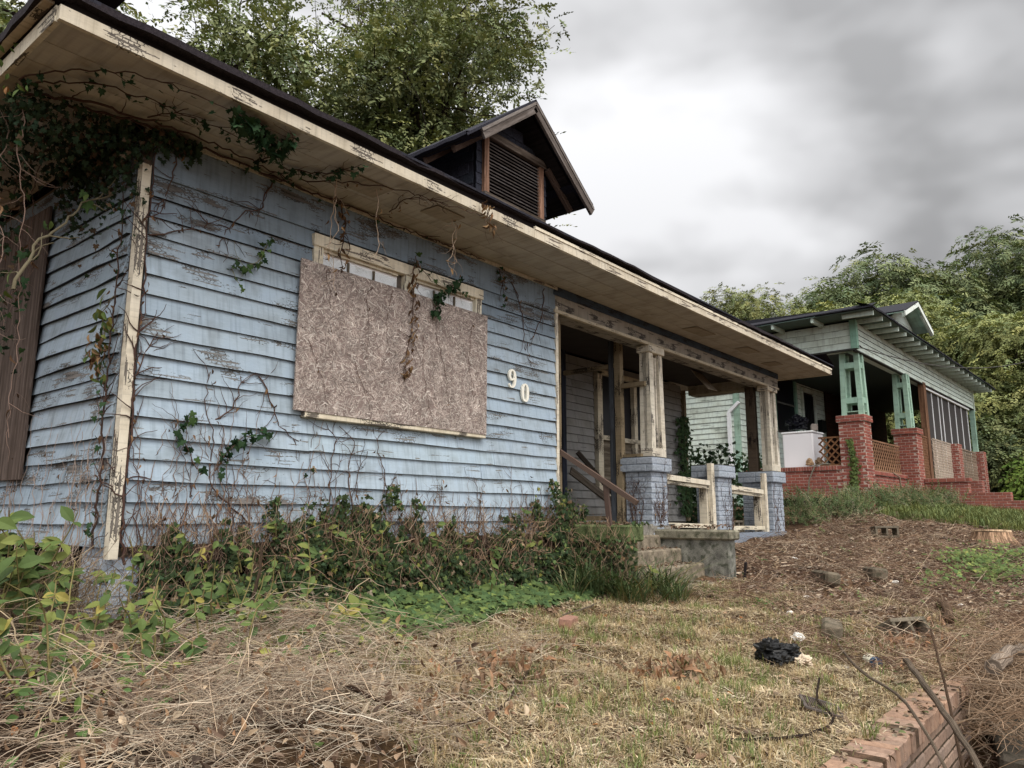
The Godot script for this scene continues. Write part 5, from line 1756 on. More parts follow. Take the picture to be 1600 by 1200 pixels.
	for i in 3600:
		var p: Vector3
		var r := rng.randf()
		if r < 0.38: p = Vector3(rf(1.3, 2.1), 4.1 - absf(rng.randfn(0, 0.12)), 0.06 - absf(rng.randfn(0, 0.6)))
		elif r < 0.62: p = Vector3(rf(1.9, 2.08), 4.1 - absf(rng.randfn(0, 0.24)), rf(-1.0, 0.08))
		elif r < 0.7: p = Vector3(rf(2.06, 2.4), 4.1 - absf(rng.randfn(0, 0.06)), rf(0.03, 0.14))
		else: p = Vector3(rf(1.25, 1.75), rf(2.5, 4.1), rf(-2.2, -0.75))
		mass.add(oriented(Vector3(-0.5, rf(-0.6, 0.4), 0.8) + rdir() * 0.8, Vector3.DOWN + rdir() * 0.7, p, rf(0.02, 0.05)), jit(Color(0.024, 0.038, 0.02) if rng.randf() < 0.85 else Color(0.08, 0.055, 0.035), 0.35, 0.1))
	put("ivy_mass", mass, ivy_leaf().done(M.ivy), self, "dark ivy mass filling the corner under the left eave", "ivy")
	var corner := Sc.new()
	for i in 700:
		var p := Vector3(rf(1.0, 1.3), rf(3.0, 4.5), rf(-1.2, 0.3))
		if p.y > 4.28 - p.z * 0.0 and p.x > 1.2: continue
		if p.z > -0.1 and p.y < 3.9: continue
		corner.add(oriented(Vector3(-0.5, 0.3, 0.8) + rdir() * 0.9, Vector3.DOWN + rdir() * 0.7, p, rf(0.03, 0.06)), jit(Color(0.16, 0.08, 0.03) if rng.randf() < 0.12 else Color(0.08, 0.12, 0.035), 0.3, 0.1))
	put("leafy_vine_mass", corner, oval_leaf(0.28, 0.25, 0.2).done(M.leaf), self, "yellow green leaves with orange ones overgrowing the outside of the left fascia", "vine")

func shoot(label: String, base: Vector3, tip: Vector3, leaves: int, size: float, lo: int, hi: int) -> void:
	var mid := (base + tip) * 0.5 + Vector3(rf(-0.05, 0.05), 0.06, rf(-0.05, 0.05))
	var path := smooth_path([base, mid, tip], 0.006, 0.06)
	var v := thing("leafy_shoot", label, "plant", base, "" if label.find("one of") < 0 else "leafy shoots among the dead vines")
	var m := mb(jit(L(122, 112, 74), 0.15))
	var rr := PackedFloat32Array()
	for i in path.size(): rr.append(0.006 - 0.004 * i / path.size())
	m.tube(path, rr, 4)
	P("stem", m, M.twig, v)
	for i in leaves:
		var t := rf(0.25, 1.0)
		var p := path[int(t * (path.size() - 1))]
		var d := rdir()
		d.y = absf(d.y) * 0.5 + 0.05
		d = d.normalized()
		var nrm := (Vector3(-0.35, 0.7, 0.6) + rdir() * 0.55).normalized()
		var up := (d - nrm * d.dot(nrm)).normalized()
		leaf(v, "broad", oriented(nrm, up, p, size * rf(0.65, 1.2)), lo, hi)

func make_low_plants() -> void:
	# ivy bank over the foundation, and the ground ivy before it
	var a := Sc.new()
	for i in 21000:
		var x := rf(2.2, 7.0)
		var top := lerp_table(x, [2.2, 2.6, 3.2, 3.7, 4.3, 5.0, 5.8, 6.4, 7.0], [1.42, 1.46, 1.5, 1.76, 1.6, 1.46, 1.5, 1.66, 1.62]) + bump.get_noise_2d(x * 40, 7) * 0.5
		var g := gh(x, 0.1)
		var t := pow(rng.randf(), 0.8)
		var y := lerpf(g, top, t)
		var z := 0.05 + (1.0 - t) * 0.2 + rf(0.0, 0.1) + bump.get_noise_2d(x * 20, y * 30) * 0.08
		if bump.get_noise_2d(x * 30 + 400, y * 30) > 0.34 - 0.5 * maxf(0.0, t - 0.6): continue
		var c := Color(0.032, 0.048, 0.022)
		var q := rng.randf()
		if q < 0.06: c = Color(0.12, 0.085, 0.055)
		elif q < 0.09: c = Color(0.22, 0.165, 0.11)
		elif q < 0.27: c = Color(0.07, 0.1, 0.036)
		elif q < 0.31: c = Color(0.16, 0.17, 0.05)
		a.add(oriented(Vector3(-0.35, 0.45, 1) + rdir() * 0.8, Vector3.DOWN + rdir() * 0.8, Vector3(x, y, z), rf(0.018, 0.052)), jit(c, 0.4, 0.12))
	put("ivy_bank", a, ivy_leaf().done(M.ivy), self, "dark ivy bank covering the foundation under the blue front wall", "ivy")
	a = Sc.new()
	for i in 7500:
		var x := rf(2.9, 7.4)
		var edge := lerp_table(x, [2.9, 3.4, 4.2, 5.2, 6.2, 7.4], [0.75, 1.05, 0.95, 0.85, 0.75, 0.45]) + bump.get_noise_2d(x * 30, 300) * 0.16
		var z := rf(0.12, edge)
		var y := gh(x, z) + rf(0.01, 0.13) * (1.0 - 0.5 * z / edge)
		a.add(oriented(Vector3(-0.25, 1, 0.45) + rdir() * 0.45, Vector3(rf(-1, 1), 0.0, rf(-1, 1)).normalized(), Vector3(x, y, z), rf(0.04, 0.075)), jit(Color(0.062, 0.095, 0.036) if rng.randf() < 0.85 else Color(0.12, 0.16, 0.05), 0.3, 0.1))
	put("ground_ivy", a, ivy_leaf().done(M.ivy), self, "green ground ivy bed spreading before the dark ivy bank", "ivy")
	var rn := Sc.new()
	for i in 750:
		var x := rf(2.15, 6.9)
		var y := rf(1.0, 1.62)
		rn.add(Transform3D(Basis.from_euler(Vector3(PI * 0.5 + rf(-0.5, 0.5), 0, rf(0, TAU))).scaled(Vector3.ONE * rf(0.12, 0.32)), Vector3(x, y, 0.12 + rf(0, 0.16) * (1.7 - y))), jit([L(120, 96, 80), L(160, 138, 116), L(92, 72, 62)][rng.randi_range(0, 2)], 0.25, 0.05))
	var ck := Sc.new()
	for i in 900:
		var p := Vector3(rf(6.4, 7.0), 0, 0)
		p.z = rf(0.0, 0.95)
		p.x = 6.72 - absf(rng.randfn(0, 0.05)) if rng.randf() < 0.55 else rf(6.5, 7.0)
		p.y = rf(gh(p.x, p.z), 1.42) if p.x < 6.75 else 1.52 + rf(-0.01, 0.03)
		if p.x >= 6.75 and rng.randf() < 0.7: continue
		ck.add(oriented(Vector3(-1, 0.4, 0.5) + rdir() * 0.7, Vector3.DOWN + rdir() * 0.8, p, rf(0.02, 0.05)), jit(Color(0.05, 0.075, 0.03) if rng.randf() < 0.75 else Color(0.14, 0.1, 0.06), 0.35, 0.1))
	put("climbing_ivy", ck, ivy_leaf().done(M.ivy), self, "ivy creeping over the left mossy cheek block of the steps", "ivy")
	for i in 60:
		rn.add(Transform3D(Basis.from_euler(Vector3(PI * 0.5 + rf(-0.6, 0.6), rf(-0.5, 0.5), rf(0, TAU))).scaled(Vector3.ONE * rf(0.12, 0.3)), Vector3(rf(6.5, 6.72), rf(0.95, 1.5), rf(0.1, 0.9))), jit(L(142, 120, 100), 0.3, 0.05))
	put("dead_runners", rn, twig_mesh(4, 0.35, 0.009, 312).done(M.twig), self, "mat of fine brown dead runners woven through the ivy bank", "dead vines")
	var lr := Sc.new()
	for i in 300:
		var x := rf(0.9, 2.1)
		var z := rf(-0.5, 0.3)
		var p := on_ground(x, z, rf(0.0, 0.3))
		lr.add(Transform3D(Basis.from_euler(Vector3(PI * 0.5 + rf(-0.7, 0.7), rf(-0.6, 0.6), rf(-0.9, 0.9))).scaled(Vector3.ONE * rf(0.15, 0.5)), p), jit([L(128, 110, 88), L(160, 142, 116), L(92, 76, 60)][rng.randi_range(0, 2)], 0.25, 0.05))
	put("dead_runners", lr, twig_mesh(4, 0.18, 0.0055, 313).done(M.twig), self, "pale dead runners trailing over the plants at the lower left", "dead vines")
	# strap leaved clumps by the steps
	var st := tuft(16, 0.85, 0.017, 1.25, 77).done(M.leaf)
	for q in [[6.3, 0.55, 0.42], [6.7, 0.72, 0.46], [7.1, 0.95, 0.4], [6.55, 0.98, 0.36], [6.95, 1.2, 0.32]]:
		var s := Sc.new()
		for k in 9:
			s.add(Transform3D(Basis(Vector3.UP, rf(0, TAU)).scaled(Vector3.ONE * q[2] * rf(0.8, 1.25)), on_ground(q[0] + rf(-0.15, 0.15), q[1] + rf(-0.1, 0.1))), jit(Color(0.075, 0.105, 0.045) if rng.randf() < 0.8 else Color(0.2, 0.18, 0.09), 0.3, 0.1))
		put("strap_leaf_clump", s, st, self, "dark strap leaved clump growing beside the concrete steps", "plant").set_meta("group", "strap leaved clumps by the steps")
	# leafy shoots
	var generic := "one of the pale leafy shoots rising through the dead vines below the house corner"
	for k in 44:
		var x := rf(0.9, 2.7)
		var z := rf(0.15, 1.45) - (x - 1.6) * 0.2
		var b := on_ground(x, z, 0.05)
		shoot(generic, b, b + Vector3(rf(-0.16, 0.16), rf(0.18, 0.5), rf(-0.1, 0.16)), rng.randi_range(6, 11), rf(0.045, 0.085), 0, 4 if k % 4 == 0 else 3)
	for k in 26:
		var b := Vector3(rf(1.2, 1.75), 1.0 + rf(0, 0.25), rf(-0.1, 0.5))
		shoot("one of the broad leaved branches against the side wall below the plywood sheet", b, b + Vector3(rf(-0.2, 0.1), rf(0.2, 0.5), rf(0.0, 0.25)), rng.randi_range(7, 12), rf(0.09, 0.12), 0, 3)
	shoot("upright leafy seedling with pale tip before the ivy bank", on_ground(3.0, 0.65), on_ground(3.1, 0.55, 0.55), 20, 0.075, 0, 2)
	shoot("yellowing broad leaved weed at the left end of the ground ivy", on_ground(2.95, 1.1), on_ground(3.05, 1.1, 0.22), 22, 0.1, 1, 4)
	shoot("low broad leaved weed just behind the yellowing one", on_ground(3.2, 0.95), on_ground(3.3, 0.9, 0.25), 20, 0.1, 0, 2)
	shoot("pale leafy weed in the middle of the ground ivy", on_ground(5.0, 0.5), on_ground(5.05, 0.45, 0.4), 16, 0.08, 0, 1)
	shoot("light green weed sprouting beside the strap leaved clumps", on_ground(6.85, 1.0), on_ground(6.87, 1.0, 0.3), 12, 0.07, 1, 2)
	for k in 22:
		var x := rf(2.3, 6.4)
		var b := Vector3(x, rf(1.1, 1.5), 0.22)
		shoot("one of the small leafy twigs sticking out of the ivy bank", b, b + Vector3(rf(-0.1, 0.1), rf(0.06, 0.22), rf(0.02, 0.1)), rng.randi_range(3, 6), rf(0.055, 0.085), 0, 3)
	# heap of dead vines
	var tones := [L(178, 162, 142), L(142, 124, 106), L(200, 186, 164), L(112, 96, 82), L(162, 144, 124)]
	var heap := [Sc.new(), Sc.new(), Sc.new()]
	for i in 1700:
		var x: float
		var z: float
		var q := rng.randf()
		if q < 0.36:
			x = 1.9 + rng.randfn(0, 0.4); z = 1.85 + rng.randfn(0, 0.26)
		elif q < 0.54:
			x = 2.7 + rng.randfn(0, 0.25); z = 1.1 + rng.randfn(0, 0.22)
		elif q < 0.88:
			x = rf(0.7, 2.4); z = rf(0.05, 1.7)
		else:
			x = rf(2.2, 4.2); z = rf(0.9, 2.4)
		var s := rf(0.12, 0.42)
		heap[0 if i % 7 < 3 else (1 if i % 7 < 6 else 2)].add(Transform3D(Basis.from_euler(Vector3(rf(-0.45, 0.45), rf(0, TAU), rf(-0.45, 0.45))).scaled(Vector3(s, s * 0.9, s)), on_ground(x, z, rf(-0.05, 0.1))), jit(tones[rng.randi_range(0, 4)], 0.25, 0.05))
	for k in 3:
		put("dead_vine_heap", heap[k], twig_mesh([7, 6, 3][k], [0.2, 0.4, 0.1][k], [0.0036, 0.0044, 0.0085][k], 200 + k).done(M.twig), self, ["heap of curved dead vines at the lower left of the yard", "tightly curled dead tendrils among the heap at the lower left", "long straight dead stalks on the heap at the lower left"][k], "dead vines")
	var loose := Sc.new()
	for i in 170:
		var x := rf(0.6, 3.4)
		var z := rf(0.3, 2.5)
		if Vector2(x - 1.9, z - 1.8).length() > 1.6 * rng.randf() + 0.25: continue
		var s := rf(0.35, 0.8)
		loose.add(Transform3D(Basis.from_euler(Vector3(rf(-0.3, 0.3), rf(0, TAU), rf(-0.3, 0.3))).scaled(Vector3(s, s * 0.8, s)), on_ground(x, z, rf(0.0, 0.12))), jit(L(184, 164, 140) if rng.randf() < 0.6 else L(156, 136, 114), 0.2, 0.04))
	put("dead_vine_heap", loose, twig_mesh(3, 0.34, 0.0028, 207).done(M.twig), self, "pale long stems strewn over the top of the vine heap at the lower left", "dead vines")
	var scraps := Sc.new()
	for i in 2600:
		var x := rf(0.6, 3.6)
		var z := rf(0.2, 2.6)
		if Vector2(x - 1.8, z - 1.5).length() > 1.9 * rng.randf() + 0.4: continue
		scraps.add(Transform3D(Basis.from_euler(Vector3(rf(-1, 1), rf(0, TAU), rf(-1, 1))).scaled(Vector3.ONE * rf(0.018, 0.06)), on_ground(x, z, rf(0.0, 0.12))), jit([Color(0.22, 0.15, 0.095), Color(0.1, 0.065, 0.045), Color(0.36, 0.27, 0.18), Color(0.22, 0.13, 0.075)][rng.randi_range(0, 3)], 0.35, 0.1))
	put("leaf_scraps", scraps, oval_leaf(0.26, 0.5, 0.8).done(M.dry), self, "broken brown leaves caught in the vine heap at the lower left", "leaf litter")
	var lows := Sc.new()
	for i in 1500:
		var x := rf(0.7, 3.3)
		var z := rf(0.2, 1.7) - (x - 1.6) * 0.15
		if bump.get_noise_2d(x * 25 + 900, z * 25) < -0.05: continue
		lows.add(oriented(Vector3(-0.3, 0.9, 0.5) + rdir() * 0.7, Vector3(rf(-1, 1), rf(-0.4, 0.4), rf(-1, 1)).normalized(), on_ground(x, z, rf(0.0, 0.16)), rf(0.03, 0.07)), jit(Color(0.075, 0.12, 0.035) if rng.randf() < 0.7 else Color(0.2, 0.2, 0.055), 0.35, 0.1))
	put("low_weeds", lows, oval_leaf(0.26, 0.25, 0.25).done(M.leaf), self, "small green and yellowing weed leaves growing through the dead vines", "weeds")
	# arching pale stems standing out of the heap
	for k in 22:
		var b := on_ground(rf(0.8, 3.0), rf(0.2, 1.9))
		var d := Vector3(rf(-0.4, 0.4), 0, rf(-0.35, 0.35))
		vine("dead_vine", "pale arching dead stem standing out of the vine heap", [b, b + d * 0.5 + Vector3(0, rf(0.1, 0.3), 0), b + d * 1.3 + Vector3(0, rf(0.1, 0.35), 0), b + d * 2.2 + Vector3(0, rf(-0.1, 0.15), 0)], rf(0.0015, 0.0035), Vector3.UP, [["dead", 1, 3]], 2, 0.04, jit(L(178, 160, 132), 0.15), "pale stems of the vine heap", 2)
	var fm := mb()
	var fl := Sc.new()
	for k in 60:
		var x := rf(2.2, 6.9)
		var y := rf(1.0, 1.5)
		var b := Vector3(x, y, 0.2 + rf(0, 0.1))
		add_stem(fm, fl, [b, b + Vector3(rf(-0.2, 0.2), rf(-0.1, 0.15), 0.05), b + Vector3(rf(-0.4, 0.4), rf(-0.25, 0.2), rf(0, 0.1))], rf(0.002, 0.004), Vector3(0, 0, 1), 2, 0.045, jit(L(142, 118, 98), 0.25), 2)
	stem_mass("dead_runners", "thin dead runners with brown leaves tangled over the front of the ivy bank", fm, fl)

func make_cover() -> void:
	# dry lawn: lying straw, green and tan blades
	var a := Sc.new()
	var in_lawn := func(x: float, z: float) -> float:
		return clampf(1.0 - (x - 7.3 + bump.get_noise_2d(x * 9, z * 9 + 50) * 2.0) / 1.2, 0.0, 1.0) * smoothstep(0.7, 1.2, z + bump.get_noise_2d(x * 14, z * 14) * 0.4)
	var tone := func() -> Color:
		var q := rng.randf()
		return jit(Color(0.44, 0.35, 0.22) if q < 0.45 else (Color(0.3, 0.225, 0.145) if q < 0.75 else Color(0.56, 0.47, 0.32)), 0.2, 0.06)
	for i in 26000:
		var x := 2.3 + 6.7 * pow(rng.randf(), 1.1)
		var z := rf(0.7, 3.68)
		if rng.randf() > in_lawn.call(x, z): continue
		a.add(Transform3D(Basis.from_euler(Vector3(rf(-0.2, 0.2), rf(0, TAU), rf(-0.2, 0.2))).scaled(Vector3.ONE * rf(0.05, 0.12)), on_ground(x, z, 0.002)), tone.call())
	put("dry_straw", a, straw(7, 301).done(M.dry), self, "tan dry straw and thatch lying over the lawn", "straw")
	var tu := [Sc.new(), Sc.new()]
	for i in 17000:
		var x := 2.3 + 6.7 * pow(rng.randf(), 1.1)
		var z := rf(0.8, 3.68)
		if rng.randf() > in_lawn.call(x, z): continue
		if bump.get_noise_2d(x * 15 + 610, z * 15) < -0.06 and rng.randf() < 0.8: continue
		var gn := bump.get_noise_2d(x * 17 + 70, z * 17)
		var green := rng.randf() < clampf(0.17 + gn * 1.5, 0.03, 0.7)
		var s := rf(0.035, 0.07) * (1.3 if green else 1.0)
		tu[i % 2].add(Transform3D(Basis(Vector3.UP, rf(0, TAU)).scaled(Vector3(s, s * rf(0.8, 1.3), s)), on_ground(x, z, -0.003)), jit(Color(0.17, 0.2, 0.07) if green else Color(0.42, 0.33, 0.19), 0.25, 0.08))
	put("grass", tu[0], tuft(9, 1.0, 0.028, 0.8, 303).done(M.leaf), self, "short mown grass, partly green, between the vine heap and the mulch", "grass")
	put("grass", tu[1], tuft(6, 1.15, 0.025, 1.1, 304).done(M.leaf), self, "sprawling grass blades mixed through the mown grass", "grass")
	# fallen leaves and mulch
	var lv := [Sc.new(), Sc.new()]
	for i in 20000:
		var x: float
		var z: float
		if rng.randf() < 0.36:
			x = rf(0.6, 7.5); z = rf(0.1, 3.65)
		else:
			x = 6.4 + 10.5 * pow(rng.randf(), 1.3); z = rf(0.06, 4.0)
		if x > 6.7 and x < 8.8 and z < 1.2: continue
		if x > 8.7 and x < 13.5 and z < 0.12: continue
		var q := rng.randf()
		var c := Color(0.17, 0.115, 0.08)
		if q < 0.28: c = Color(0.26, 0.18, 0.12)
		elif q < 0.4: c = Color(0.36, 0.27, 0.19)
		elif q < 0.42: c = Color(0.42, 0.34, 0.25)
		elif q < 0.46 and x < 7: c = Color(0.34, 0.14, 0.05)
		elif q > 0.985: c = Color(0.12, 0.17, 0.05)
		lv[i % 2].add(Transform3D(Basis.from_euler(Vector3(rf(-0.6, 0.6), rf(0, TAU), rf(-0.6, 0.6))).scaled(Vector3.ONE * rf(0.025, 0.075)) * Basis(Vector3.RIGHT, -PI * 0.5), on_ground(x, z, 0.008)), jit(c, 0.3, 0.08))
	put("leaf_litter", lv[0], oval_leaf(0.3, 0.35, 0.4).done(M.dry), self, "brown fallen leaves over the mulch and lawn", "leaf litter")
	put("leaf_litter", lv[1], oval_leaf(0.22, 0.6, 0.9).done(M.dry), self, "curled brown leaf bits over the mulch and lawn", "leaf litter")
	var tw := [Sc.new(), Sc.new()]
	for i in 3800:
		var x := 5.8 + 10.5 * pow(rng.randf(), 1.4)
		var z := rf(0.25, 4.3)
		if x < 9.1 and z < 1.25: continue
		if x < 7.2 and z < 2.4: continue
		tw[i % 2].add(Transform3D(Basis.from_euler(Vector3(rf(-0.25, 0.25), rf(0, TAU), rf(-0.25, 0.25))).scaled(Vector3.ONE * rf(0.15, 0.5)), on_ground(x, z, 0.0)), jit([L(146, 122, 102), L(110, 86, 72), L(184, 164, 140), L(90, 70, 60)][rng.randi_range(0, 3)], 0.25, 0.05))
	for i in 900:
		var x := rf(2.4, 7.0)
		var z := rf(0.9, 3.6)
		tw[i % 2].add(Transform3D(Basis.from_euler(Vector3(rf(-0.15, 0.15), rf(0, TAU), rf(-0.15, 0.15))).scaled(Vector3.ONE * rf(0.06, 0.24)), on_ground(x, z, 0.0)), jit([L(120, 98, 82), L(90, 70, 58), L(160, 140, 118)][rng.randi_range(0, 2)], 0.25, 0.05))
	for i in 500:
		tw[i % 2].add(Transform3D(Basis.from_euler(Vector3(rf(-0.5, 0.5), rf(0, TAU), rf(-0.5, 0.5))).scaled(Vector3.ONE * rf(0.25, 0.6)), Vector3(rf(5.6, 8.2), 0, rf(3.6, 4.3)) * Vector3(1, 0, 1) + Vector3(0, rf(0.15, 0.6), 0)), jit(L(150, 128, 106), 0.3, 0.05))
	put("dead_twigs", tw[0], twig_mesh(4, 0.2, 0.007, 310).done(M.twig), self, "dead twigs strewn over the mulch at the right", "twigs")
	put("dead_twigs", tw[1], twig_mesh(3, 0.4, 0.006, 311).done(M.twig), self, "curled dead tendrils strewn over the mulch at the right", "twigs")
	var ch := Sc.new()
	for i in 9000:
		var x := 7.0 + 11.0 * pow(rng.randf(), 1.2)
		var z := rf(0.1, 3.8)
		if x < 9.1 and z < 1.25: continue
		if x > 8.7 and x < 13.5 and z < 0.12: continue
		ch.add(Transform3D(Basis.from_euler(Vector3(rf(-0.5, 0.5), rf(0, TAU), rf(-0.5, 0.5))).scaled(Vector3(rf(0.02, 0.09), rf(0.006, 0.02), rf(0.01, 0.03))), on_ground(x, z, 0.004)), jit([Color(0.19, 0.14, 0.105), Color(0.11, 0.078, 0.058), Color(0.32, 0.25, 0.18)][rng.randi_range(0, 2)], 0.3, 0.06))
	for i in 900:
		var x := 7.0 + 10.0 * pow(rng.randf(), 1.2)
		var z := rf(0.2, 3.7)
		if bump.get_noise_2d(x * 18 + 33, z * 18) < 0.04: continue
		if x < 9.1 and z < 1.25: continue
		ch.add(Transform3D(Basis.from_euler(Vector3(rf(-0.35, 0.35), rf(0, TAU), rf(-0.35, 0.35))).scaled(Vector3(rf(0.07, 0.26), rf(0.008, 0.02), rf(0.012, 0.035))), on_ground(x, z, 0.012)), jit(Color(0.42, 0.33, 0.24) if rng.randf() < 0.6 else Color(0.07, 0.05, 0.04), 0.3, 0.06))
	var rw := Sc.new()
	for i in 420:
		var x := 7.2 + 8.5 * pow(rng.randf(), 1.1)
		var z := rf(0.3, 3.7)
		if x < 9.1 and z < 1.3: continue
		if bump.get_noise_2d(x * 16 + 233, z * 16) < 0.0: continue
		rw.add(oriented(Vector3(-0.3, 0.8, 0.4) + rdir() * 0.6, Vector3(rf(-1, 1), rf(0.1, 0.9), rf(-1, 1)).normalized(), on_ground(x, z, 0.01), rf(0.06, 0.16)), jit(Color(0.1, 0.14, 0.05) if rng.randf() < 0.6 else Color(0.27, 0.2, 0.13), 0.35, 0.1))
	put("low_weeds", rw, sprig(9, 0.3, 0.07, 0.8, 332).done(M.leaf), self, "scattered small weeds and withered sprigs on the mulch at the right", "weeds")
	var bx := mb()
	bx.box(Transform3D(), Vector3.ONE)
	put("wood_chips", ch, bx.done(M.dull), self, "brown wood chips and bark mulch at the right of the yard", "mulch")
	# a drift of curled brown leaves on the lawn
	for q in [[4.5, 2.45, 0.22, 130, "drift of curled orange brown leaves on the dry lawn"], [3.6, 1.85, 0.3, 90, "scatter of curled brown leaves between heap and lawn"], [6.9, 3.4, 0.3, 110, "drift of pale curled leaves behind the retaining wall end"]]:
		var s := Sc.new()
		for i in q[3]:
			s.add(Transform3D(Basis.from_euler(Vector3(rf(-1, 1), rf(0, TAU), rf(-1, 1))).scaled(Vector3.ONE * rf(0.04, 0.085)), on_ground(q[0] + rng.randfn(0, q[2]), q[1] + rng.randfn(0, q[2] * 0.45), rf(0.0, 0.05))), jit(Color(0.25, 0.15, 0.09), 0.4, 0.12))
		put("leaf_drift", s, oval_leaf(0.24, 0.5, 0.8).done(M.dry), self, q[4], "leaf drift")
	# leaves and dirt on the porch edge and steps
	var sl := Sc.new()
	for i in 900:
		var q: Array = [[6.95, 8.75, 0.75, 0.97, 0.85], [6.95, 8.75, 0.42, 0.66, 1.03], [6.95, 8.75, 0.12, 0.36, 1.2], [6.7, 9.0, -0.35, 0.06, 1.49], [9.2, 13.0, -0.6, 0.0, 1.32], [6.72, 6.98, 0.0, 0.82, 1.505], [8.76, 9.0, -0.1, 1.0, 1.46]][rng.randi_range(0, 6)]
		sl.add(Transform3D(Basis.from_euler(Vector3(rf(-0.7, 0.7), rf(0, TAU), rf(-0.7, 0.7))).scaled(Vector3.ONE * rf(0.02, 0.06)) * Basis(Vector3.RIGHT, -PI * 0.5), Vector3(rf(q[0], q[1]), q[4] + 0.008, rf(q[2], q[3]))), jit(Color(0.16, 0.105, 0.072), 0.5, 0.1))
	put("leaf_litter", sl, oval_leaf(0.3, 0.35, 0.4).done(M.dry), self, "brown leaf litter lying on the porch edge and concrete steps", "leaf litter")
	var wl := Sc.new()
	for i in 170:
		wl.add(Transform3D(Basis.from_euler(Vector3(rf(-0.5, 0.5), rf(0, TAU), rf(-0.5, 0.5))).scaled(Vector3.ONE * rf(0.02, 0.05)) * Basis(Vector3.RIGHT, -PI * 0.5), Vector3(rf(3.2, 6.15), 0.528, rf(3.61, 3.82))), jit(Color(0.2, 0.15, 0.1) if rng.randf() < 0.8 else Color(0.1, 0.12, 0.05), 0.4, 0.1))
	put("leaf_litter", wl, oval_leaf(0.3, 0.35, 0.4).done(M.dry), self, "leaf crumbs and soil lying on top of the brick retaining wall", "leaf litter")
	# scraps of white litter, and orange leaves
	var pl := [[7.3, 2.2], [8.4, 2.0], [9.6, 2.6], [8.2, 3.0], [7.2, 3.35], [10.4, 1.2], [6.6, 3.1], [9.2, 3.3], [7.9, 1.75], [5.9, 3.05], [11.5, 2.1]]
	for q in pl:
		var m := mb(L(222, 218, 210))
		crumple(m, Vector3(0, 0.012, 0), Vector3(rf(0.04, 0.075), 0.022, rf(0.03, 0.055)), int(q[0] * 10))
		whole("paper_scrap", m, M.dull, "small white paper scrap lying on the mulch", "paper scrap", on_ground(q[0], q[1]), "white paper scraps")
	# ivy patch at the right edge, weeds and grass by the green house
	var iv := Sc.new()
	for i in 1500:
		var x := 11.8 + rng.randfn(0, 0.9)
		var z := 3.25 + rng.randfn(0, 0.22) + 0.25 * sin(x * 3)
		iv.add(oriented(Vector3(-0.3, 1, 0.3) + rdir() * 0.6, Vector3(rf(-1, 1), 0, rf(-1, 1)), on_ground(x, z, rf(0.0, 0.2)), rf(0.03, 0.065)), jit(Color(0.085, 0.12, 0.04) if rng.randf() < 0.8 else Color(0.16, 0.19, 0.06), 0.35, 0.1))
	put("ground_ivy", iv, ivy_leaf().done(M.ivy), self, "green ivy patch on the mulch at the right edge", "ivy")
	var sg := sprig(11, 0.2, 0.05, 0.8, 320).done(M.leaf)
	var spots := [[14.9, -0.1, 1.5, 0.5, "ivy covered weed clump against the right hand pier of the blue house"], [17.2, 0.15, 1.1, 0.75, "tall weed clump before the first brick pier of the green house"], [18.6, 0.55, 1.2, 0.8, "weed clump left of the vine on the brick pier"], [19.9, 0.75, 1.1, 0.85, "tangled weed clump before the front brick wall"], [21.4, 0.85, 1.3, 0.8, "tall weedy clump below the tan hose"], [22.9, 0.95, 1.1, 0.65, "low weed clump at the foot of the second brick pier"], [16.2, 0.3, 0.9, 0.5, "small weed clump beside the blue pier"]]
	for q in spots:
		var s := Sc.new()
		for i in 360:
			var p := Vector3(q[0] + rng.randfn(0, 0.42), 0, q[1] + rng.randfn(0, 0.2))
			var g := gh(p.x, p.z)
			p.y = g + pow(rng.randf(), 1.3) * q[2] * 0.38 * exp(-pow(p.x - q[0], 2) * 0.9)
			s.add(oriented(Vector3(-0.4, 0.5, 0.6) + rdir() * 0.8, Vector3.UP + rdir() * 0.9, p, rf(0.14, 0.3)), jit(Color(0.075, 0.1, 0.04) if rng.randf() < 0.75 else Color(0.16, 0.14, 0.08), 0.35, 0.1))
		put("weed_clump", s, sg, self, q[4], "weeds")
	var gt := Sc.new()
	for i in 4500:
		var x := rf(17, 34)
		var z := rf(0.6, 3.6)
		gt.add(Transform3D(Basis(Vector3.UP, rf(0, TAU)).scaled(Vector3.ONE * rf(0.1, 0.28)), on_ground(x, z, -0.01)), jit(Color(0.14, 0.165, 0.06), 0.3, 0.12))
	put("grass", gt, tuft(10, 1.0, 0.03, 0.7, 305).done(M.leaf), self, "unmown green grass before the green house steps", "grass")
	# ivy climbing the first brick pier of the green house
	var pi_ := Sc.new()
	for i in 420:
		var t := rng.randf()
		var y := lerpf(1.85, 3.45, t)
		pi_.add(oriented(Vector3(-1, 0.2, 0) + rdir() * 0.5, Vector3.DOWN + rdir() * 0.6, at_green(0.22 - rf(0, 0.05), y, -0.3 + rng.randfn(0, 0.045 * (1.6 - t)) + 0.03 * sin(y * 5)), rf(0.05, 0.085)), jit(Color(0.085, 0.115, 0.035), 0.3, 0.1))
	put("climbing_vine", pi_, ivy_leaf().done(M.leaf), self, "narrow green vine climbing the first brick pier of the green house", "vine")
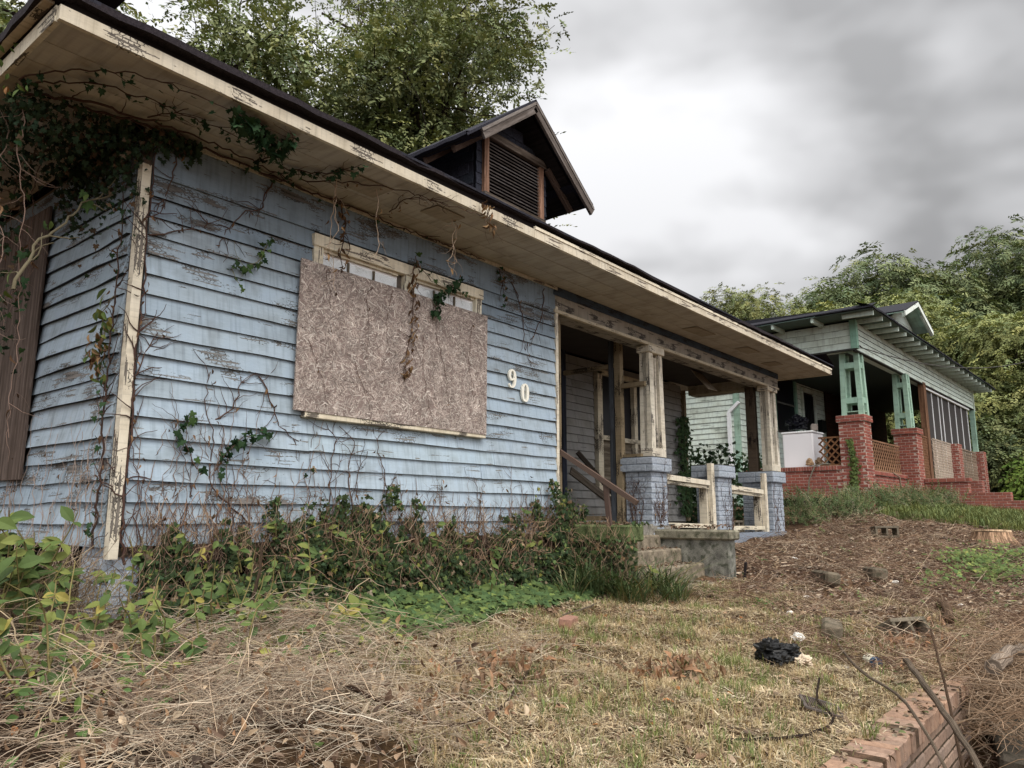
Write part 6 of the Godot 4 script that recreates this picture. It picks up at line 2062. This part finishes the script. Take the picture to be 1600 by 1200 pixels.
	# dark bushes seen through the open porch, by the house side
	for q in [[13.75, -1.35, 1.75, "dark bush seen through the porch beside the house wall end"], [14.6, -0.9, 1.5, "dark bush seen through the porch before the right hand column"], [14.2, -2.2, 1.6, "dark bush farther back in the gap between the two houses"]]:
		var s := Sc.new()
		for i in 900:
			var d := rdir()
			var p := Vector3(q[0], 0, q[1]) + d * Vector3(0.5, 0, 0.45) * pow(rng.randf(), 0.4)
			p.y = gh(p.x, p.z) + rf(0.0, 1.0) * q[2] * (1.0 - 0.35 * absf(d.x))
			s.add(oriented(Vector3(-0.5, 0.5, 0.6) + rdir() * 0.7, Vector3.DOWN + rdir() * 0.8, p, rf(0.06, 0.1)), jit(Color(0.04, 0.07, 0.03), 0.35, 0.1))
		put("dark_bush", s, ivy_leaf().done(M.ivy), self, q[3], "bush")
	var hg := Sc.new()
	for i in 500:
		var y := rf(1.6, 3.4)
		hg.add(oriented(Vector3(-0.3, 0.2, 1) + rdir() * 0.6, Vector3.DOWN + rdir() * 0.6, Vector3(12.75 + rng.randfn(0, 0.14), y, -1.52 + rf(0, 0.06)), rf(0.05, 0.085)), jit(Color(0.035, 0.06, 0.026), 0.3, 0.1))
	put("climbing_ivy", hg, ivy_leaf().done(M.ivy), self, "dark ivy climbing the right end of the porch back wall", "ivy")
	# bright broad leaved bush at the far right
	var fr := Sc.new()
	for i in 420:
		var d := rdir()
		d.y = absf(d.y)
		var p := Vector3(35.5, gh(35.5, 2.4), 2.4) + d * Vector3(1.7, 2.4, 1.5) * rf(0.6, 1.0)
		fr.add(oriented(d + Vector3(-0.5, 0.5, 0.3) + rdir() * 0.4, (d + Vector3(0, -0.6, 0) + rdir() * 0.4), p, rf(0.5, 0.8)), jit(Color(0.13, 0.2, 0.04), 0.3, 0.1))
	put("bright_bush", fr, sprig(9, 0.34, 0.075, 0.9, 330).done(M.leaf), self, "bright green broad leaved bush at the far right edge beyond the brick steps", "bush")

# ---------------------------------------------------------------- trees
var lean_left := false

func grow(m: MB, p: Vector3, d: Vector3, ln: float, r: float, lvl: int, most: int, kids: Array, spots: Array, lift: float) -> void:
	var n := 5
	var pts := PackedVector3Array([p])
	var rr := PackedFloat32Array([r])
	var dirs := [d]
	for i in n:
		d = (d + rdir() * (0.16 if lvl == 0 else 0.3) + Vector3(0, lift, 0)).normalized()
		p += d * ln / n
		pts.append(p); rr.append(r * (1.0 - 0.6 * (i + 1) / n)); dirs.append(d)
	m.tube(pts, rr, [9, 6, 4, 3, 3][lvl])
	if lvl >= most - 1:
		for i in range(2, n + 1): spots.append([pts[i], dirs[i]])
	if lvl >= most: return
	for k in kids[lvl]:
		var t := rf(0.3 if lvl else 0.56, 1.0)
		var i := clampi(int(t * n), 1, n)
		var side := rdir()
		side = (side - dirs[i] * side.dot(dirs[i])).normalized()
		var nd: Vector3 = (dirs[i] * rf(0.3, 0.8) + side).normalized()
		if lvl == 0 and lean_left and nd.x > 0.1 and pts[i].y < 16.0: nd.x = -nd.x
		grow(m, pts[i], nd, ln * (rf(0.3, 0.46) if lvl == 0 else rf(0.38, 0.58)), rr[i] * rf(0.5, 0.75), lvl + 1, most, kids, spots, lift * 0.8)

func open_tree(called: String, label: String, at: Vector3, h: float, lean: Vector3, r: float, kids: Array, per: int, size: float, tones: Array, lf: Mesh, sd: int) -> void:
	rng.seed = sd
	var t := thing(called, label, "tree", at, "")
	var m := mb(L(74, 66, 58))
	var spots := []
	grow(m, at - Vector3(0, 0.2, 0), (Vector3.UP + lean).normalized(), h * 0.62, r, 0, 3, kids, spots, 0.07)
	P("trunk", m, M.bark, t)
	var s := Sc.new()
	for q in spots:
		var c: Color = tones[rng.randi_range(0, tones.size() - 1)]
		for k in per:
			var p: Vector3 = q[0] + rdir() * rf(0.05, 0.8)
			s.add(oriented(Vector3(0, 0.8, 0.3) + rdir() * 0.8, (q[1] as Vector3) * 0.6 + rdir() * 0.8 + Vector3(0, -0.35, 0), p, size * rf(0.7, 1.3)), jit(c, 0.3, 0.1))
	put("crown", s, lf, t)

func dense_tree(called: String, label: String, at: Vector3, h: float, r: float, n: int, size: float, tones: Array, lf: Mesh, sd: int, low := 0.15) -> void:
	rng.seed = sd
	var t := thing(called, label, "tree", at, "")
	var m := mb(L(78, 70, 62))
	var tip := at + Vector3(rf(-0.4, 0.4), h * 0.7, rf(-0.4, 0.4))
	m.tube(PackedVector3Array([at - Vector3(0, 0.3, 0), at + Vector3(0, h * 0.3, 0), tip]), PackedFloat32Array([0.24, 0.18, 0.08]), 8)
	var blobs := []
	for k in 15:
		var a := rf(0, TAU)
		var y := rf(low, 0.88)
		var w := r * rf(0.25, 0.8) * sin(PI * clampf(y * 0.85 + 0.12, 0, 1))
		blobs.append([at + Vector3(cos(a) * w, h * y, sin(a) * w), r * rf(0.26, 0.5)])
	blobs.append([at + Vector3(0, h - r * 0.4, 0), r * 0.42])
	for b in blobs:
		var c: Vector3 = b[0]
		var st := at + Vector3(0, (c.y - at.y) * 0.7, 0)
		m.tube(PackedVector3Array([st, (st + c) * 0.5 + Vector3(0, -0.15, 0), c + Vector3(0, b[1] * 0.4, 0)]), PackedFloat32Array([0.09, 0.06, 0.02]), 5)
	P("trunk", m, M.bark, t)
	var s := Sc.new()
	for i in n:
		var b: Array = blobs[rng.randi_range(0, blobs.size() - 1)]
		var d := rdir()
		if d.y < -0.3 and rng.randf() < 0.6: d.y = -d.y
		var k := rf(0.55, 1.08) if rng.randf() < 0.8 else rf(1.0, 1.35)
		var p: Vector3 = b[0] + d * b[1] * k * Vector3(1, 0.85, 1)
		var c: Color = tones[rng.randi_range(0, tones.size() - 1)]
		s.add(oriented(d * 0.7 + Vector3(0, 0.6, 0) + rdir() * 0.6, d + Vector3(0, -0.4, 0) + rdir() * 0.7, p, size * rf(0.65, 1.3)), jit(c, 0.3, 0.1))
	put("crown", s, lf, t)

func make_trees() -> void:
	var fine := sprig(14, 0.21, 0.052, 0.8, 401).done(M.leaf)
	var mid := sprig(13, 0.26, 0.06, 0.85, 402).done(M.leaf)
	var big := sprig(15, 0.4, 0.06, 1.0, 403).done(M.leaf)
	var oak := [Color(0.15, 0.175, 0.08), Color(0.195, 0.22, 0.1), Color(0.12, 0.145, 0.065), Color(0.25, 0.27, 0.12)]
	open_tree("tree", "tall leafy tree behind the roof at the top left corner", Vector3(2.2, 1, -9.5), 17, Vector3(0.05, 0, 0), 0.3, [10, 7, 5], 4, 0.62, oak, fine, 501)
	open_tree("tree", "tall leafy tree behind the roof left of the middle trunk", Vector3(7.2, 1, -11.5), 18, Vector3(-0.02, 0, 0.05), 0.32, [10, 7, 5], 4, 0.62, oak, fine, 502)
	open_tree("tree", "tall tree with thick dark trunk behind the roof ridge", Vector3(11.3, 1, -12.0), 19, Vector3(0.0, 0, 0), 0.36, [10, 7, 5], 4, 0.62, oak, fine, 503)
	lean_left = true
	open_tree("tree", "tall tree with leaning dark limbs rising behind the dormer", Vector3(15.8, 1.2, -12.5), 25, Vector3(0.02, 0, 0), 0.34, [10, 7, 5], 4, 0.62, oak, fine, 504)
	lean_left = false
	var warm := [Color(0.165, 0.19, 0.08), Color(0.21, 0.235, 0.1), Color(0.125, 0.15, 0.065)]
	dense_tree("tree", "shorter bushy tree just left of the dormer gable", Vector3(13.4, 1.2, -10.0), 12.2, 3.0, 2800, 0.6, warm, fine, 505, 0.4)
	dense_tree("tree", "shorter bushy tree low behind the roof in the middle", Vector3(11.6, 1.2, -10.0), 11.0, 3.0, 2200, 0.55, warm, fine, 506, 0.4)
	# the wooded slope behind the green house
	var ol := [Color(0.19, 0.21, 0.085), Color(0.155, 0.18, 0.075), Color(0.235, 0.245, 0.1)]
	var dk := [Color(0.17, 0.205, 0.1), Color(0.21, 0.24, 0.115), Color(0.13, 0.165, 0.08)]
	var yl := [Color(0.22, 0.245, 0.095), Color(0.175, 0.2, 0.08), Color(0.265, 0.28, 0.105)]
	var T := [
		[39.6, -11.8, 14.2, 3.2, ol, 1, "loose olive tree at the left end of the wooded slope"], [41.0, -10.0, 13.9, 4.2, ol, 1, "olive tree second from the left of the wooded slope"],
		[43.5, -7.4, 14.6, 4.2, dk, 2, "dark feathery leaved tree behind the green house roof"], [45.5, -5.2, 16.6, 4.6, dk, 2, "tall feathery leaved tree above the green house dormer"],
		[47.5, -2.6, 15.8, 4.6, dk, 2, "feathery leaved tree right of the green house dormer"], [49.0, 0.4, 17.6, 5.0, dk, 2, "tallest feathery leaved tree near the right edge"],
		[49.0, 4.0, 17.0, 5.2, dk, 2, "feathery leaved tree at the right edge of the view"], [39.0, -6.4, 12.2, 3.6, yl, 1, "yellowish tree just behind the green house dormer"],
		[40.5, -2.6, 12.3, 4.0, yl, 1, "yellowish tree in the middle of the wooded slope"], [38.5, 0.6, 10.4, 3.4, yl, 1, "yellow green vine clad tree right of the green house eave"],
		[39.5, 3.4, 10.8, 3.8, ol, 1, "vine clad tree at the right edge halfway up the slope"], [36.8, 0.2, 5.6, 2.4, dk, 1, "dark shrubby tree beside the end of the screened porch"],
		[37.5, 3.2, 6.2, 2.8, yl, 1, "pale shrubby tree above the bright bush"], [43.0, -8.6, 12.0, 4.0, ol, 1, "broad olive tree low between the two houses' roofs"]]
	var i := 0
	for q in T:
		var g := gh(q[0], q[1])
		dense_tree("tree", q[6], Vector3(q[0], g, q[1]), q[2] - g, q[3], 5600 if q[5] == 2 else 4600, [0.8, 0.56, 0.66][q[5]], q[4], [fine, mid, big][q[5]], 520 + i, 0.1)
		i += 1
	# far belt of woods that closes the view
	rng.seed = 590
	var s := Sc.new()
	for k in 5200:
		var a := rf(-0.55, 0.42)
		var d := rf(56, 66)
		var top := 9.0 + 2.0 * sin(a * 17) + 1.5 * sin(a * 41 + 1)
		var p := Vector3(cos(a) * d, 0, sin(a) * d + 2)
		p.y = gh(p.x, p.z) + rf(0, top)
		s.add(oriented(Vector3(-1, 0.6, 0) + rdir() * 0.8, Vector3.DOWN + rdir(), p, rf(1.2, 2.4)), jit(Color(0.06, 0.09, 0.035), 0.3, 0.1))
	put("far_woods", s, mid, self, "distant belt of woods filling the gaps behind the trees", "woods")
# ---------------------------------------------------------------- sky
func make_sky() -> PanoramaSkyMaterial:
	var w := 1024
	var h := 512
	var f := FastNoiseLite.new()
	f.seed = 12
	f.noise_type = FastNoiseLite.TYPE_SIMPLEX_SMOOTH
	f.frequency = 0.55
	f.fractal_octaves = 5
	var g := FastNoiseLite.new()
	g.seed = 44
	g.noise_type = FastNoiseLite.TYPE_SIMPLEX_SMOOTH
	g.frequency = 0.55
	g.fractal_octaves = 2
	var h2 := FastNoiseLite.new()
	h2.seed = 77
	h2.noise_type = FastNoiseLite.TYPE_SIMPLEX_SMOOTH
	h2.frequency = 0.8
	h2.fractal_octaves = 5
	var d := PackedFloat32Array()
	d.resize(w * h * 3)
	for j in h:
		var el := PI * 0.5 - PI * (j + 0.5) / h
		var y := sin(el)
		for i in w:
			var a := (i + 0.5) / w * TAU
			var c := cos(el)
			var k := (j * w + i) * 3
			var v: float
			if y < 0.0: v = 0.3
			else:
				var px := sin(a) * c / (y + 0.22)
				var pz := -cos(a) * c / (y + 0.22)
				var big := g.get_noise_2d(px + SKYX, pz + SKYZ)
				var n := f.get_noise_3d(px * 1.3 + big * 0.6, pz * 1.3, y * 2.0)
				# a thick, uneven cloud deck: brighter overhead and towards the hidden sun, lit through where it is thin
				var to_sun := maxf(0.0, sin(a) * c * -0.31 + y * 0.74 + cos(a) * c * -0.59)
				var nn := h2.get_noise_3d(px * 3.2 + n * 0.8, pz * 3.2, y * 3.0)
				v = (0.315 + 0.46 * y + 1.08 * to_sun * to_sun) * clampf(0.98 + big * 0.66 + n * 0.7 + nn * 0.42, 0.5, 1.16)
			d[k] = v * 0.99; d[k + 1] = v * 0.995; d[k + 2] = v * 1.02
	var im := Image.create_from_data(w, h, false, Image.FORMAT_RGBF, d.to_byte_array())
	var m := PanoramaSkyMaterial.new()
	m.panorama = ImageTexture.create_from_image(im)
	return m

const SKYX := 22.1
const SKYZ := 1.0

func _ready() -> void:
	# camera, sky, sun, exposure
	cam = Camera3D.new()
	cam.name = "camera"
	cam.fov = 53.9
	cam.far = 900.0
	cam.position = Vector3(0, 1.6, 4.8)
	cam.rotation = Vector3(deg_to_rad(9.86), deg_to_rad(-50.86), 0)
	add_child(cam)
	var we := WorldEnvironment.new()
	we.name = "environment"
	var env := Environment.new()
	env.background_mode = Environment.BG_SKY
	env.sky = Sky.new()
	env.sky.sky_material = make_sky()
	env.background_energy_multiplier = 1.0
	env.tonemap_mode = Environment.TONE_MAPPER_LINEAR
	env.tonemap_exposure = 1.65
	env.sdfgi_enabled = true
	env.ssao_enabled = true
	env.ssil_enabled = true
	we.environment = env
	add_child(we)
	var sun := DirectionalLight3D.new()
	sun.name = "sun"
	sun.light_energy = 0.5
	sun.light_color = Color(1.0, 0.97, 0.92)
	sun.light_angular_distance = 40.0
	sun.shadow_enabled = true
	sun.rotation = Vector3(deg_to_rad(-57), deg_to_rad(-28), 0)
	add_child(sun)
	rng.seed = 1
	make_materials()
	leaf_kinds()
	make_ground()
	rng.seed = 2
	make_blue_house()
	rng.seed = 3
	make_green_house()
	make_trees()
	rng.seed = 4
	make_house_things()
	make_porch_clutter()
	make_yard_things()
	rng.seed = 5
	make_vines()
	rng.seed = 6
	make_low_plants()
	rng.seed = 7
	make_cover()
